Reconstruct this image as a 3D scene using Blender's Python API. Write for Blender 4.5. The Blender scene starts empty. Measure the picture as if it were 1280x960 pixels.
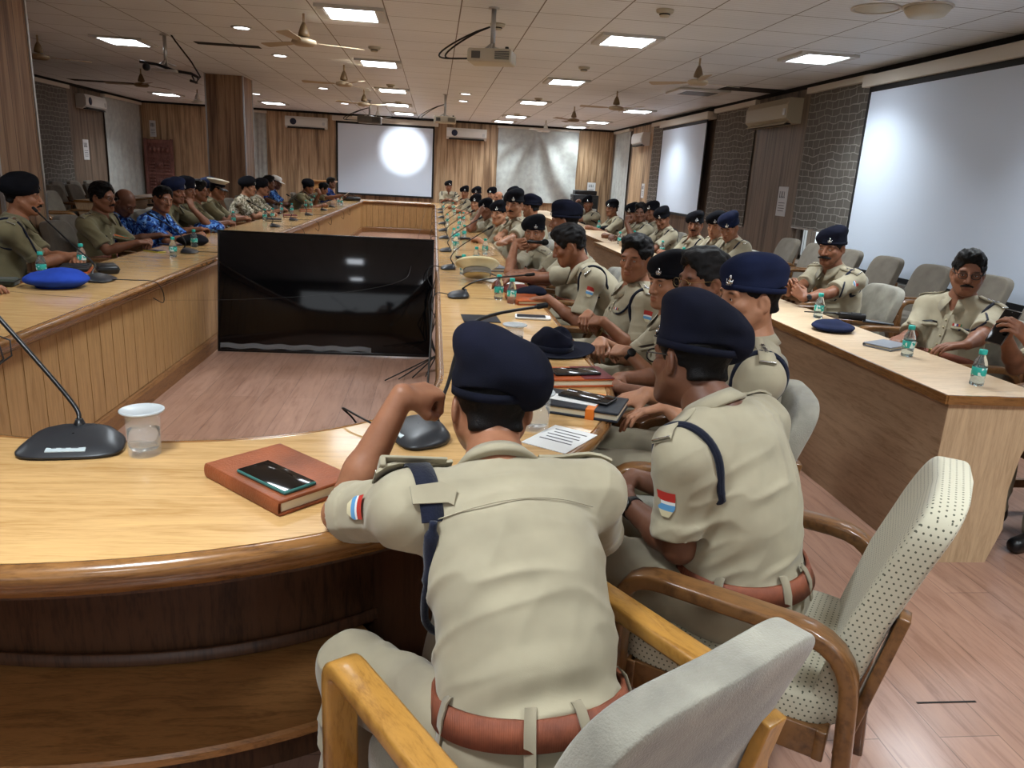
import bpy, math, random, colorsys
import numpy as np
from mathutils import Vector, Matrix
rng = np.random.default_rng(7)
random.seed(7)
SC = bpy.context.scene
COL = SC.collection
PI = math.pi
# ------------------------------------------------------------------ survey of the hall (metres); camera solved from the vanishing points
FPX, CAMH = 938.0, 1.52
_Y = np.array([(543.5-640)/FPX, (216-480)/FPX, 1.0]); _Y /= np.linalg.norm(_Y)
_D = np.array([(449-640)/FPX, (3896-480)/FPX, 1.0]); _D -= _Y*(_D@_Y); _D /= np.linalg.norm(_D)
_X = np.cross(_D, _Y)
def ray(u, v):
    d = np.array([(u-640)/FPX, (v-480)/FPX, 1.0]); return np.array([d@_X, d@_Y, -(d@_D)])
def atz(u, v, z):
    r = ray(u, v); t = (z-CAMH)/r[2]; return np.array([0, 0, CAMH])+t*r
def aty(u, v, y):
    r = ray(u, v); return np.array([0, 0, CAMH])+(y/r[1])*r
def atx(u, v, x):
    r = ray(u, v); return np.array([0, 0, CAMH])+(x/r[0])*r
ZC, XL, XR, YB, YF = 2.96, -7.9, 5.1, 22.3, -2.5
TZ = 0.76
cam = bpy.data.cameras.new('camera'); camo = bpy.data.objects.new('camera', cam); COL.objects.link(camo)
cr = Vector((_X[0], _Y[0], -_D[0])); cd = Vector((_X[1], _Y[1], -_D[1])); cf = Vector((_X[2], _Y[2], -_D[2]))
camo.matrix_world = Matrix(((cr.x, -cd.x, -cf.x, 0), (cr.y, -cd.y, -cf.y, 0), (cr.z, -cd.z, -cf.z, CAMH), (0, 0, 0, 1)))
cam.sensor_width = 36; cam.lens = FPX/1280*36; cam.clip_start = .05
SC.camera = camo
SC.view_settings.view_transform = 'Standard'; SC.view_settings.look = 'None'
SC.view_settings.gamma = 1; SC.view_settings.use_curve_mapping = False
SC.view_settings.exposure = 0.0

# ------------------------------------------------------------------ materials
def lin(c):
    return tuple(((x/255)/12.92 if x/255 <= .04045 else ((x/255+.055)/1.055)**2.4) for x in c)
MATS = {}
def mat(name, rgb=(128, 128, 128), rough=.6, metal=0, spec=.5, emit=None, estr=0, trans=0, ior=1.45, coat=0, sheen=0, alpha=1):
    m = bpy.data.materials.new(name); m.use_nodes = True
    b = m.node_tree.nodes['Principled BSDF']
    b.inputs['Base Color'].default_value = (*lin(rgb), 1)
    b.inputs['Roughness'].default_value = rough; b.inputs['Metallic'].default_value = metal
    b.inputs['Specular IOR Level'].default_value = spec; b.inputs['IOR'].default_value = ior
    b.inputs['Transmission Weight'].default_value = trans; b.inputs['Coat Weight'].default_value = coat
    b.inputs['Coat Roughness'].default_value = .12
    b.inputs['Sheen Weight'].default_value = sheen; b.inputs['Alpha'].default_value = alpha
    if emit: b.inputs['Emission Color'].default_value = (*lin(emit), 1); b.inputs['Emission Strength'].default_value = estr
    m['b'] = 1; MATS[name] = m
    return m
class NT:
    """small node helper"""
    def __init__(s, m): s.m = m; s.t = m.node_tree; s.b = s.t.nodes['Principled BSDF']
    def n(s, typ, **kw):
        nd = s.t.nodes.new(typ)
        for k, v in kw.items():
            if k.startswith('i_'):
                key = k[2:]
                key = int(key) if key.isdigit() else key.replace('_', ' ')
                nd.inputs[key].default_value = v
            else: setattr(nd, k, v)
        return nd
    def l(s, a, b): s.t.links.new(a, b)
    def coords(s, kind='Object', scale=(1, 1, 1), rot=(0, 0, 0)):
        tc = s.n('ShaderNodeTexCoord'); mp = s.n('ShaderNodeMapping'); mp.inputs['Scale'].default_value = scale; mp.inputs['Rotation'].default_value = rot
        if kind == 'World':
            g = s.n('ShaderNodeNewGeometry'); s.l(g.outputs['Position'], mp.inputs['Vector'])
        else: s.l(tc.outputs[kind], mp.inputs['Vector'])
        return mp.outputs['Vector']
    def noise(s, vec, scale=5, detail=4, rough=.55, dist=0):
        nd = s.n('ShaderNodeTexNoise'); nd.inputs['Scale'].default_value = scale; nd.inputs['Detail'].default_value = detail
        nd.inputs['Roughness'].default_value = rough; nd.inputs['Distortion'].default_value = dist; s.l(vec, nd.inputs['Vector']); return nd.outputs['Fac']
    def wave(s, vec, scale=5, dist=2, detail=2, dscale=1, dirn='X'):
        nd = s.n('ShaderNodeTexWave'); nd.bands_direction = dirn
        nd.inputs['Scale'].default_value = scale; nd.inputs['Distortion'].default_value = dist; nd.inputs['Detail'].default_value = detail; nd.inputs['Detail Scale'].default_value = dscale
        s.l(vec, nd.inputs['Vector']); return nd.outputs['Fac']
    def ramp(s, fac, stops, interp='LINEAR'):
        nd = s.n('ShaderNodeValToRGB'); r = nd.color_ramp; r.interpolation = interp
        while len(r.elements) < len(stops): r.elements.new(.5)
        for e, (p, c) in zip(r.elements, stops):
            e.position = p; e.color = (*lin(c), 1) if not isinstance(c, float) else (c, c, c, 1)
        s.l(fac, nd.inputs['Fac']); return nd.outputs['Color']
    def mix(s, fac, a, b, mode='MIX'):
        nd = s.n('ShaderNodeMix'); nd.data_type = 'RGBA'; nd.blend_type = mode
        for sock, v in ((nd.inputs[0], fac), (nd.inputs[6], a), (nd.inputs[7], b)):
            if isinstance(v, (int, float)): sock.default_value = v
            elif isinstance(v, tuple): sock.default_value = (*lin(v), 1)
            else: s.l(v, sock)
        return nd.outputs[2]
    def math(s, op, a, b=0.0):
        nd = s.n('ShaderNodeMath'); nd.operation = op
        for sock, v in ((nd.inputs[0], a), (nd.inputs[1], b)):
            if isinstance(v, (int, float)): sock.default_value = v
            else: s.l(v, sock)
        return nd.outputs[0]
    def sep(s, vec):
        nd = s.n('ShaderNodeSeparateXYZ'); s.l(vec, nd.inputs[0]); return nd.outputs
    def color(s, c): s.l(c, s.b.inputs['Base Color'])
    def rough(s, f): s.l(f, s.b.inputs['Roughness'])
    def bump(s, h, strength=.3, dist=.01):
        nd = s.n('ShaderNodeBump'); nd.inputs['Strength'].default_value = strength; nd.inputs['Distance'].default_value = dist
        s.l(h, nd.inputs['Height']); s.l(nd.outputs['Normal'], s.b.inputs['Normal'])
def gap_mask(N, coord, period, width, off=0.0):
    """1 in a thin groove each `period` metres along a coordinate"""
    a = N.math('DIVIDE', N.math('ADD', coord, off+1000*period), period)
    f = N.math('FRACT', a)
    return N.math('LESS_THAN', f, width/period)

def m_wood(name, c1, c2, scale=(1, 9, 9), rough=.35, coat=.0, grain=3.0, kind='Object', spec=.4):
    m = mat(name, c1, rough, coat=coat, spec=spec); N = NT(m)
    v = N.coords(kind, scale)
    f = N.noise(v, grain, 6, .6, 1.2); g = N.noise(N.coords(kind, tuple(x*4 for x in scale)), grain*2, 3)
    f2 = N.math('ADD', N.math('MULTIPLY', f, .7), N.math('MULTIPLY', g, .3))
    N.color(N.ramp(f2, [(.36, c2), (.52, c1), (.68, tuple(min(255, int(x*1.07)) for x in c1))]))
    return m
def m_cloth(name, rgb, rough=.85, weave=900, bump=.12, mottled=.06, sheen=.15):
    m = mat(name, rgb, rough, spec=.2, sheen=sheen); N = NT(m)
    v = N.coords('Object'); f = N.noise(v, 7, 3)
    dk = tuple(int(x*(1-mottled)) for x in rgb); lt = tuple(min(255, int(x*(1+mottled))) for x in rgb)
    N.color(N.ramp(f, [(.3, dk), (.7, lt)]))
    N.bump(N.noise(v, weave, 2), bump, .002)
    return m

# ------------------------------------------------------------------ mesh building
def tag(o, label=None, cat=None, group=None, kind=None):
    if label: o['label'] = label
    if cat: o['category'] = cat
    if group: o['group'] = group
    if kind: o['kind'] = kind
    return o
def empty(name, loc=(0, 0, 0), rz=0, label=None, cat=None, group=None):
    o = bpy.data.objects.new(name, None); COL.objects.link(o); o.location = loc; o.rotation_euler = (0, 0, rz); o.empty_display_size = .1
    return tag(o, label, cat, group)
def link(name, me, m=None, parent=None):
    o = bpy.data.objects.new(name, me); COL.objects.link(o)
    if m is not None:
        for mm in (m if isinstance(m, (list, tuple)) else [m]): me.materials.append(mm)
    if parent is not None: o.parent = parent
    return o
def np_mesh(name, V, F, smooth=True):
    """V (n,3) float, F (m,4) or (m,3) int arrays"""
    me = bpy.data.meshes.new(name); V = np.asarray(V, np.float32); F = np.asarray(F, np.int32)
    k = F.shape[1]
    me.vertices.add(len(V)); me.vertices.foreach_set('co', V.ravel())
    me.loops.add(F.size); me.loops.foreach_set('vertex_index', F.ravel())
    me.polygons.add(len(F)); me.polygons.foreach_set('loop_start', np.arange(0, F.size, k, dtype=np.int32))
    me.polygons.foreach_set('use_smooth', np.full(len(F), smooth, bool))
    me.update(calc_edges=True); me.validate()
    return me
class MB:
    """collects shapes of ONE part, then links them as one mesh"""
    def __init__(s): s.v = []; s.f = []; s.sm = []; s.mi = []; s.cur = 0
    def add(s, vs, fs, smooth=False):
        o = len(s.v); s.v += [tuple(map(float, p)) for p in vs]
        for f in fs: s.f.append(tuple(o+i for i in f)); s.sm.append(smooth); s.mi.append(s.cur)
        return s
    def box(s, c, size, rz=0, R=None, bev=0.0):
        x, y, z = (d/2 for d in size); b = min(bev, x*.9, y*.9, z*.9)
        if b <= 0:
            P = [(-x, -y, -z), (x, -y, -z), (x, y, -z), (-x, y, -z), (-x, -y, z), (x, -y, z), (x, y, z), (-x, y, z)]
            F = [(0, 3, 2, 1), (4, 5, 6, 7), (0, 1, 5, 4), (1, 2, 6, 5), (2, 3, 7, 6), (3, 0, 4, 7)]
            sm = False
        else:
            P = []; F = []; sm = True
            # rounded box: loft of rounded rectangles
            def rr(hx, hy, r, z_, n=3):
                out = []
                for (sx, sy, a0) in ((1, 1, 0), (-1, 1, PI/2), (-1, -1, PI), (1, -1, 1.5*PI)):
                    for k in range(n+1):
                        a = a0+PI/2*k/n; out.append((sx*(hx-r)+r*math.cos(a), sy*(hy-r)+r*math.sin(a), z_))
                return out
            rings = []
            for k in range(4):
                a = PI/2*k/3; rings.append(rr(x-b+b*math.sin(a), y-b+b*math.sin(a), max(b*math.sin(a), 1e-4), -z+b-b*math.cos(a)))
            for k in range(4):
                a = PI/2*k/3; rings.append(rr(x-b+b*math.cos(a), y-b+b*math.cos(a), max(b*math.cos(a), 1e-4), z-b+b*math.sin(a)))
            n = len(rings[0])
            for r in rings: P += r
            for i in range(len(rings)-1):
                for j in range(n): F.append((i*n+j, i*n+(j+1) % n, (i+1)*n+(j+1) % n, (i+1)*n+j))
            F.append(tuple(reversed(range(n)))); F.append(tuple((len(rings)-1)*n+j for j in range(n)))
        Rm = R if R is not None else Matrix.Rotation(rz, 3, 'Z')
        c = Vector(c)
        return s.add([Rm @ Vector(p)+c for p in P], F, sm)
    def tube(s, pts, r, n=8, closed=False, caps=True, flat=None):
        """round tube through points; r number or list; flat=(w,h,normal) makes a strap"""
        P = [Vector(p) for p in pts]; m = len(P); vs = []; fs = []
        rr = r if isinstance(r, (list, tuple)) else [r]*m
        up = None
        for i in range(m):
            a = P[(i-1) % m] if (closed or i > 0) else P[i]; b = P[(i+1) % m] if (closed or i < m-1) else P[i]
            t = (b-a); t = t.normalized() if t.length > 1e-9 else Vector((0, 0, 1))
            if up is None:
                up = Vector((0, 0, 1)) if abs(t.z) < .9 else Vector((1, 0, 0))
            side = t.cross(up); side = side.normalized() if side.length > 1e-6 else t.orthogonal().normalized()
            up = side.cross(t).normalized()
            for k in range(n):
                an = 2*PI*k/n; vs.append(P[i]+(side*math.cos(an)+up*math.sin(an))*rr[i])
        for i in range(m if closed else m-1):
            i2 = (i+1) % m
            for k in range(n): fs.append((i*n+k, i*n+(k+1) % n, i2*n+(k+1) % n, i2*n+k))
        if caps and not closed: fs.append(tuple(reversed(range(n)))); fs.append(tuple((m-1)*n+k for k in range(n)))
        return s.add(vs, fs, True)
    def bar(s, a, b, w, h, up=(0, 0, 1), bev=.004):
        a, b = Vector(a), Vector(b); t = (b-a); L = t.length; t = t/L
        u = Vector(up); sd = t.cross(u); sd = sd.normalized() if sd.length > 1e-6 else t.orthogonal().normalized(); u = sd.cross(t)
        R = Matrix((t, -sd, u)).transposed()
        R = Matrix(((t.x, -sd.x, u.x), (t.y, -sd.y, u.y), (t.z, -sd.z, u.z)))
        return s.box((a+b)/2, (L, w, h), R=R, bev=bev)
    def lathe(s, prof, c=(0, 0, 0), n=24, R=None, smooth=True, sx=1, sy=1, caps=True):
        """profile [(r,z)...] bottom to top (outside going up)"""
        vs = []; fs = []; c = Vector(c)
        for r, z in prof:
            for k in range(n):
                a = 2*PI*k/n; p = Vector((max(r, 1e-5)*math.cos(a)*sx, max(r, 1e-5)*math.sin(a)*sy, z)); vs.append((R @ p if R is not None else p)+c)
        for i in range(len(prof)-1):
            for k in range(n): fs.append((i*n+k, i*n+(k+1) % n, (i+1)*n+(k+1) % n, (i+1)*n+k))
        if caps: fs.append(tuple(reversed(range(n)))); fs.append(tuple((len(prof)-1)*n+k for k in range(n)))
        else: fs += [((len(prof)-1)*n+k, (len(prof)-1)*n+(k+1) % n, (k+1) % n, k) for k in range(n)]
        return s.add(vs, fs, smooth)
    def prism(s, outline, z0, z1, M=None, smooth=False):
        """closed outline (x,y) extruded from z0 to z1"""
        n = len(outline); vs = [(x, y, z0) for x, y in outline]+[(x, y, z1) for x, y in outline]
        fs = [tuple(reversed(range(n))), tuple(range(n, 2*n))]+[(i, (i+1) % n, n+(i+1) % n, n+i) for i in range(n)]
        if M is not None: vs = [M @ Vector(p) for p in vs]
        return s.add(vs, fs, smooth)
    def ell(s, c, r, R=None, nu=16, nv=10):
        prof = [(math.cos(-PI/2+PI*i/nv), math.sin(-PI/2+PI*i/nv)) for i in range(nv+1)]
        vs = []; fs = []; c = Vector(c)
        for q, z in prof:
            for k in range(nu):
                a = 2*PI*k/nu; p = Vector((max(q, 1e-4)*math.cos(a)*r[0], max(q, 1e-4)*math.sin(a)*r[1], z*r[2])); vs.append((R @ p if R is not None else p)+c)
        for i in range(nv):
            for k in range(nu): fs.append((i*nu+k, i*nu+(k+1) % nu, (i+1)*nu+(k+1) % nu, (i+1)*nu+k))
        return s.add(vs, fs, True)
    def grid(s, rows, smooth=True, closed=False):
        n = len(rows[0]); vs = [p for r in rows for p in r]; fs = []
        for i in range(len(rows)-1):
            for j in range(n if closed else n-1): fs.append((i*n+j, i*n+(j+1) % n, (i+1)*n+(j+1) % n, (i+1)*n+j))
        return s.add(vs, fs, smooth)
    def mesh(s, name):
        me = bpy.data.meshes.new(name); me.from_pydata(s.v, [], s.f); me.polygons.foreach_set('use_smooth', s.sm); me.polygons.foreach_set('material_index', s.mi)
        me.update(); return me
    def build(s, name, m, parent=None, auto=True):
        me = s.mesh(name); o = link(name, me, m, parent)
        if auto and any(s.sm) and not all(s.sm): pass
        return o
def struct(name, mb, m, parent=None):
    o = mb.build(name, m, parent)
    if parent is None: o['kind'] = 'structure'
    return o
def copy_tree(o, parent=None, loc=None, rz=None, label=None, group=None, m=None):
    c = o.copy(); COL.objects.link(c)
    if parent is not None: c.parent = parent
    if loc is not None: c.location = loc
    if rz is not None: c.rotation_euler = (0, 0, rz)
    if label: c['label'] = label
    if group: c['group'] = group
    for ch in list(o.children): copy_tree(ch, c)
    return c

# ------------------------------------------------------------------ implicit surfaces: blended shapes turned into one smooth skin
def V3(*a): return np.array(a, float)
def nrm(v): v = np.asarray(v, float); n = np.linalg.norm(v); return v/n if n > 1e-9 else v
class Field:
    def __init__(s): s.p = []
    def _put(s, fn, lo, hi, k, op): s.p.append((fn, np.asarray(lo), np.asarray(hi), k, op)); return s
    def cone(s, a, b, ra, rb, k=.02, op='u', plane=None):
        a = np.asarray(a, float); b = np.asarray(b, float); ba = b-a; L2 = max(ba@ba, 1e-9)
        def fn(x, y, z):
            px, py, pz = x-a[0], y-a[1], z-a[2]
            t = np.clip((px*ba[0]+py*ba[1]+pz*ba[2])/L2, 0, 1)
            d = np.sqrt((px-t*ba[0])**2+(py-t*ba[1])**2+(pz-t*ba[2])**2)-(ra+(rb-ra)*t)
            if plane is not None:
                for q, n in plane: d = np.maximum(d, (x-q[0])*n[0]+(y-q[1])*n[1]+(z-q[2])*n[2])
            return d
        r = max(ra, rb); return s._put(fn, np.minimum(a, b)-r, np.maximum(a, b)+r, k, op)
    def ell(s, c, r, R=None, k=.02, op='u', plane=None):
        c = np.asarray(c, float); r = np.asarray(r, float); R = np.eye(3) if R is None else np.asarray(R, float)   # columns = axes
        def fn(x, y, z):
            px, py, pz = x-c[0], y-c[1], z-c[2]
            q = [(px*R[0, i]+py*R[1, i]+pz*R[2, i]) for i in range(3)]
            k0 = np.sqrt((q[0]/r[0])**2+(q[1]/r[1])**2+(q[2]/r[2])**2)+1e-9
            k1 = np.sqrt((q[0]/r[0]**2)**2+(q[1]/r[1]**2)**2+(q[2]/r[2]**2)**2)+1e-9
            d = k0*(k0-1)/k1
            if plane is not None:
                for p0, n in plane: d = np.maximum(d, (x-p0[0])*n[0]+(y-p0[1])*n[1]+(z-p0[2])*n[2])
            return d
        ext = np.sqrt(((R*r)**2).sum(1)); return s._put(fn, c-ext, c+ext, k, op)
    def cut(s, q, n, k=.004):
        """keep the side where (x-q).n < 0, everywhere"""
        def fn(x, y, z): return -((x-q[0])*n[0]+(y-q[1])*n[1]+(z-q[2])*n[2])
        return s._put(fn, V3(-1e3, -1e3, -1e3), V3(1e3, 1e3, 1e3), k, 's')
    def _comb(s, F, d, k, op):
        if op == 's': # subtraction
            d = -d
            if k <= 0: return np.maximum(F, d)
            h = np.clip(.5-.5*(F-d)/k*-1, 0, 1) if False else np.clip(.5+.5*(F-d)/k, 0, 1)
            return d*(1-h)+F*h+k*h*(1-h)
        if k <= 0: return np.minimum(F, d)
        h = np.clip(.5+.5*(d-F)/k, 0, 1)
        return d*(1-h)+F*h-k*h*(1-h)
    def at(s, P):
        P = np.atleast_2d(P); F = np.full(len(P), 9.0)
        for fn, lo, hi, k, op in s.p: F = s._comb(F, fn(P[:, 0], P[:, 1], P[:, 2]), k, op)
        return F
    def shoot(s, o, d, R=.34, steps=26):
        """outermost hit along d from an inner point o (arrays)"""
        o = np.atleast_2d(o).astype(float); d = np.atleast_2d(d).astype(float); d = d/np.linalg.norm(d, axis=1)[:, None]
        o = np.broadcast_to(o, d.shape); t = np.full(len(d), R)
        for _ in range(steps): t = t-np.clip(s.at(o+d*t[:, None]), -.06, .06)*.9; t = np.maximum(t, 0)
        return o+d*t[:, None]
    def grad(s, P, e=.004):
        P = np.atleast_2d(P); g = np.stack([s.at(P+np.eye(3)[i]*e)-s.at(P-np.eye(3)[i]*e) for i in range(3)], 1)
        return g/(np.linalg.norm(g, axis=1)[:, None]+1e-9)
    def mesh(s, h):
        U = [p for p in s.p if p[4] == 'u']
        lo = np.min([p[1] for p in U], 0)-3*h-.01; hi = np.max([p[2] for p in U], 0)+3*h+.01
        n = np.ceil((hi-lo)/h).astype(int)+1
        ax = [(lo[i]+h*np.arange(n[i])).astype(np.float32) for i in range(3)]
        F = np.full(n, 1.0, np.float32)
        for fn, l, u, k, op in s.p:
            m = k+2*h
            i0 = np.clip(np.floor((l-m-lo)/h).astype(int), 0, n); i1 = np.clip(np.ceil((u+m-lo)/h).astype(int)+1, 0, n)
            if (i1 <= i0).any(): continue
            sl = tuple(slice(a, b) for a, b in zip(i0, i1))
            d = fn(ax[0][sl[0]][:, None, None], ax[1][sl[1]][None, :, None], ax[2][sl[2]][None, None, :])
            F[sl] = s._comb(F[sl], d.astype(np.float32), k, op)
        return nets(F, lo, h)
def nets(F, lo, h):
    I = F < 0
    c = [I[a:I.shape[0]-1+a, b:I.shape[1]-1+b, d:I.shape[2]-1+d] for a in (0, 1) for b in (0, 1) for d in (0, 1)]
    s = np.zeros(c[0].shape, np.int8)
    for q in c: s += q
    act = (s > 0) & (s < 8); ii = np.argwhere(act)
    if len(ii) == 0: return np.zeros((0, 3)), np.zeros((0, 4), int)
    acc = np.zeros((len(ii), 3)); cnt = np.zeros(len(ii))
    for ax in range(3):
        for u in (0, 1):
            for w in (0, 1):
                o = np.zeros(3, int); o[(ax+1) % 3] = u; o[(ax+2) % 3] = w; e = np.zeros(3, int); e[ax] = 1
                A = ii+o; B = A+e; fa = F[A[:, 0], A[:, 1], A[:, 2]]; fb = F[B[:, 0], B[:, 1], B[:, 2]]
                m = (fa < 0) != (fb < 0); t = fa[m]/(fa[m]-fb[m])
                P = A[m].astype(float); P[:, ax] += t; acc[m] += P; cnt[m] += 1
    V = acc/cnt[:, None]*h+lo
    idx = np.full(act.shape, -1, np.int32); idx[ii[:, 0], ii[:, 1], ii[:, 2]] = np.arange(len(ii))
    Q = []
    for ax in range(3):
        u, w = (ax+1) % 3, (ax+2) % 3
        a = np.take(I, range(0, I.shape[ax]-1), ax); b = np.take(I, range(1, I.shape[ax]), ax)
        E = np.argwhere(a != b); E = E[(E[:, u] > 0) & (E[:, w] > 0) & (E[:, u] < I.shape[u]-1) & (E[:, w] < I.shape[w]-1)]
        ins = I[E[:, 0], E[:, 1], E[:, 2]]
        du = np.zeros(3, int); du[u] = 1; dw = np.zeros(3, int); dw[w] = 1
        g = lambda X: idx[X[:, 0], X[:, 1], X[:, 2]]
        q = np.stack([g(E-du-dw), g(E-dw), g(E), g(E-du)], 1); q[~ins] = q[~ins][:, ::-1]
        Q.append(q)
    Q = np.concatenate(Q); Q = Q[(Q >= 0).all(1)]
    return V, Q
def _h(ix, iy, iz, seed):
    n = (ix*374761393+iy*668265263+iz*2147483647+seed*974634777) & 0xffffffff
    n = ((n ^ (n >> 13))*1274126177) & 0xffffffff
    return ((n ^ (n >> 16)) & 0xffff)/65535.0*2-1
def vnoise(P, scale, seed=0):
    Q = np.asarray(P)*scale; I = np.floor(Q).astype(np.int64); f = Q-I; f = f*f*(3-2*f); out = 0
    for a in (0, 1):
        for b in (0, 1):
            for c in (0, 1):
                w = (f[:, 0] if a else 1-f[:, 0])*(f[:, 1] if b else 1-f[:, 1])*(f[:, 2] if c else 1-f[:, 2])
                out = out+w*_h(I[:, 0]+a, I[:, 1]+b, I[:, 2]+c, seed)
    return out
def vert_normals(V, Q):
    n = np.cross(V[Q[:, 2]]-V[Q[:, 0]], V[Q[:, 3]]-V[Q[:, 1]]); N = np.zeros_like(V)
    for k in range(4): np.add.at(N, Q[:, k], n)
    return N/(np.linalg.norm(N, axis=1)[:, None]+1e-12)
# ------------------------------------------------------------------ people
SKIN = {}
def skin_mat(i):
    if i in SKIN: return SKIN[i]
    rgb = [(178, 128, 98), (158, 108, 80), (138, 92, 68), (112, 74, 55)][i]
    m = mat('skin_%d' % i, rgb, .48, spec=.4); N = NT(m)
    at = N.n('ShaderNodeAttribute', attribute_name='tone')
    mot = N.ramp(N.noise(N.coords('Object'), 26, 4), [(.3, (232, 226, 222)), (.7, (255, 255, 255))])
    N.color(N.mix(1.0, N.mix(1.0, rgb, mot, 'MULTIPLY'), at.outputs['Color'], 'MULTIPLY'))
    m.node_tree.nodes['Principled BSDF'].inputs['Subsurface Weight'].default_value = .08
    m.node_tree.nodes['Principled BSDF'].inputs['Subsurface Radius'].default_value = (.02, .008, .005)
    N.bump(N.noise(N.coords('Object'), 260, 3), .12, .002)
    SKIN[i] = m; return m
M_KHAKI = m_cloth('khaki_twill', (160, 150, 127), .82)
M_KHAKI2 = m_cloth('khaki_olive_twill', (118, 110, 82), .84)
M_KHAKI3 = m_cloth('khaki_grey_twill', (170, 160, 134), .82)
M_TROUS = m_cloth('khaki_trouser_twill', (144, 134, 113), .84)
M_NAVY = m_cloth('navy_wool', (17, 19, 33), .95, weave=600, bump=.35, mottled=.2, sheen=0)
M_NAVY2 = m_cloth('navy_blue_wool', (28, 35, 62), .95, weave=600, bump=.35, mottled=.15, sheen=0)
M_BLACKW = m_cloth('black_wool', (15, 16, 22), .95, weave=600, bump=.3, mottled=.2, sheen=0)
M_ROYAL = m_cloth('royal_blue_felt', (34, 62, 150), .9, weave=500, bump=.3, mottled=.12, sheen=0)
M_CORD = m_cloth('navy_braid', (18, 22, 38), .8, weave=240, bump=.6, mottled=.25)
M_HAIR = m_cloth('black_hair', (16, 14, 14), .55, weave=420, bump=.8, mottled=.5, sheen=.0)
M_HAIRG = m_cloth('greying_hair', (26, 25, 26), .6, weave=420, bump=.8, mottled=.6, sheen=.0)
M_STUB = m_cloth('cropped_hair', (46, 36, 32), .8, weave=500, bump=.5, mottled=.3, sheen=0)
M_EYEW = mat('eye_white', (214, 206, 198), .25); M_IRIS = mat('dark_brown_iris', (28, 17, 12), .15)
M_SILVER = mat('polished_steel', (205, 205, 205), .25, metal=1)
M_BRASS = mat('brass', (150, 126, 76), .35, metal=1)
M_BLACKP = mat('black_plastic', (16, 16, 18), .35)
M_STRAP = mat('black_rubber', (14, 14, 15), .6)
M_GLASSL = mat('spectacle_lens', (245, 248, 250), .02, trans=1, ior=1.05)
M_DARKL = mat('dark_lens', (12, 12, 14), .08)
M_RED = mat('badge_red', (186, 52, 44), .6); M_SKY = mat('badge_sky_blue', (92, 150, 196), .6); M_CREAM = mat('badge_cream', (206, 196, 160), .6)
M_WHITE = mat('matt_white', (225, 225, 222), .6); M_ORANGE = mat('ribbon_orange', (208, 110, 50), .6); M_PURPLE = mat('ribbon_purple', (84, 62, 120), .6)
M_GREENR = mat('ribbon_green', (60, 110, 80), .6)
def belt_mat():
    m = mat('ribbed_tan_leather', (132, 70, 46), .6); N = NT(m)
    sx = N.sep(N.coords('Object'))
    w = N.wave(N.coords('Object', (1, 1, 1)), 160, 0, 0, 1, 'X')
    N.bump(w, .5, .002); N.color(N.ramp(N.noise(N.coords('Object'), 30, 3), [(.3, (112, 58, 38)), (.7, (140, 76, 50))])); return m
M_BELT = belt_mat()
def camo_mat(name, cols, scale):
    m = mat(name, cols[0], .85, spec=.2); N = NT(m); v = N.coords('Object')
    a = N.ramp(N.noise(v, scale, 2, .5, .6), [(.0, cols[0]), (.45, cols[1]), (.56, cols[2]), (.68, cols[3])], 'CONSTANT')
    b = N.math('GREATER_THAN', N.noise(N.coords('Object', (1.3, .8, 1.1), (1, 2, .4)), scale*1.3, 2), .6)
    N.color(N.mix(b, a, cols[4])); return m
M_CAMOB = camo_mat('blue_camouflage', [(24, 34, 78), (44, 84, 160), (88, 138, 204), (30, 52, 118), (128, 170, 220)], 22)
M_CAMOG = camo_mat('sand_camouflage', [(200, 190, 168), (120, 112, 90), (206, 198, 178), (62, 60, 50), (92, 80, 62)], 20)
M_CAMON = camo_mat('navy_camouflage', [(22, 28, 60), (34, 48, 104), (50, 74, 140), (18, 22, 48), (70, 96, 160)], 22)
M_BADGE3 = [M_RED, M_SKY, M_CREAM, M_WHITE]

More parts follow.
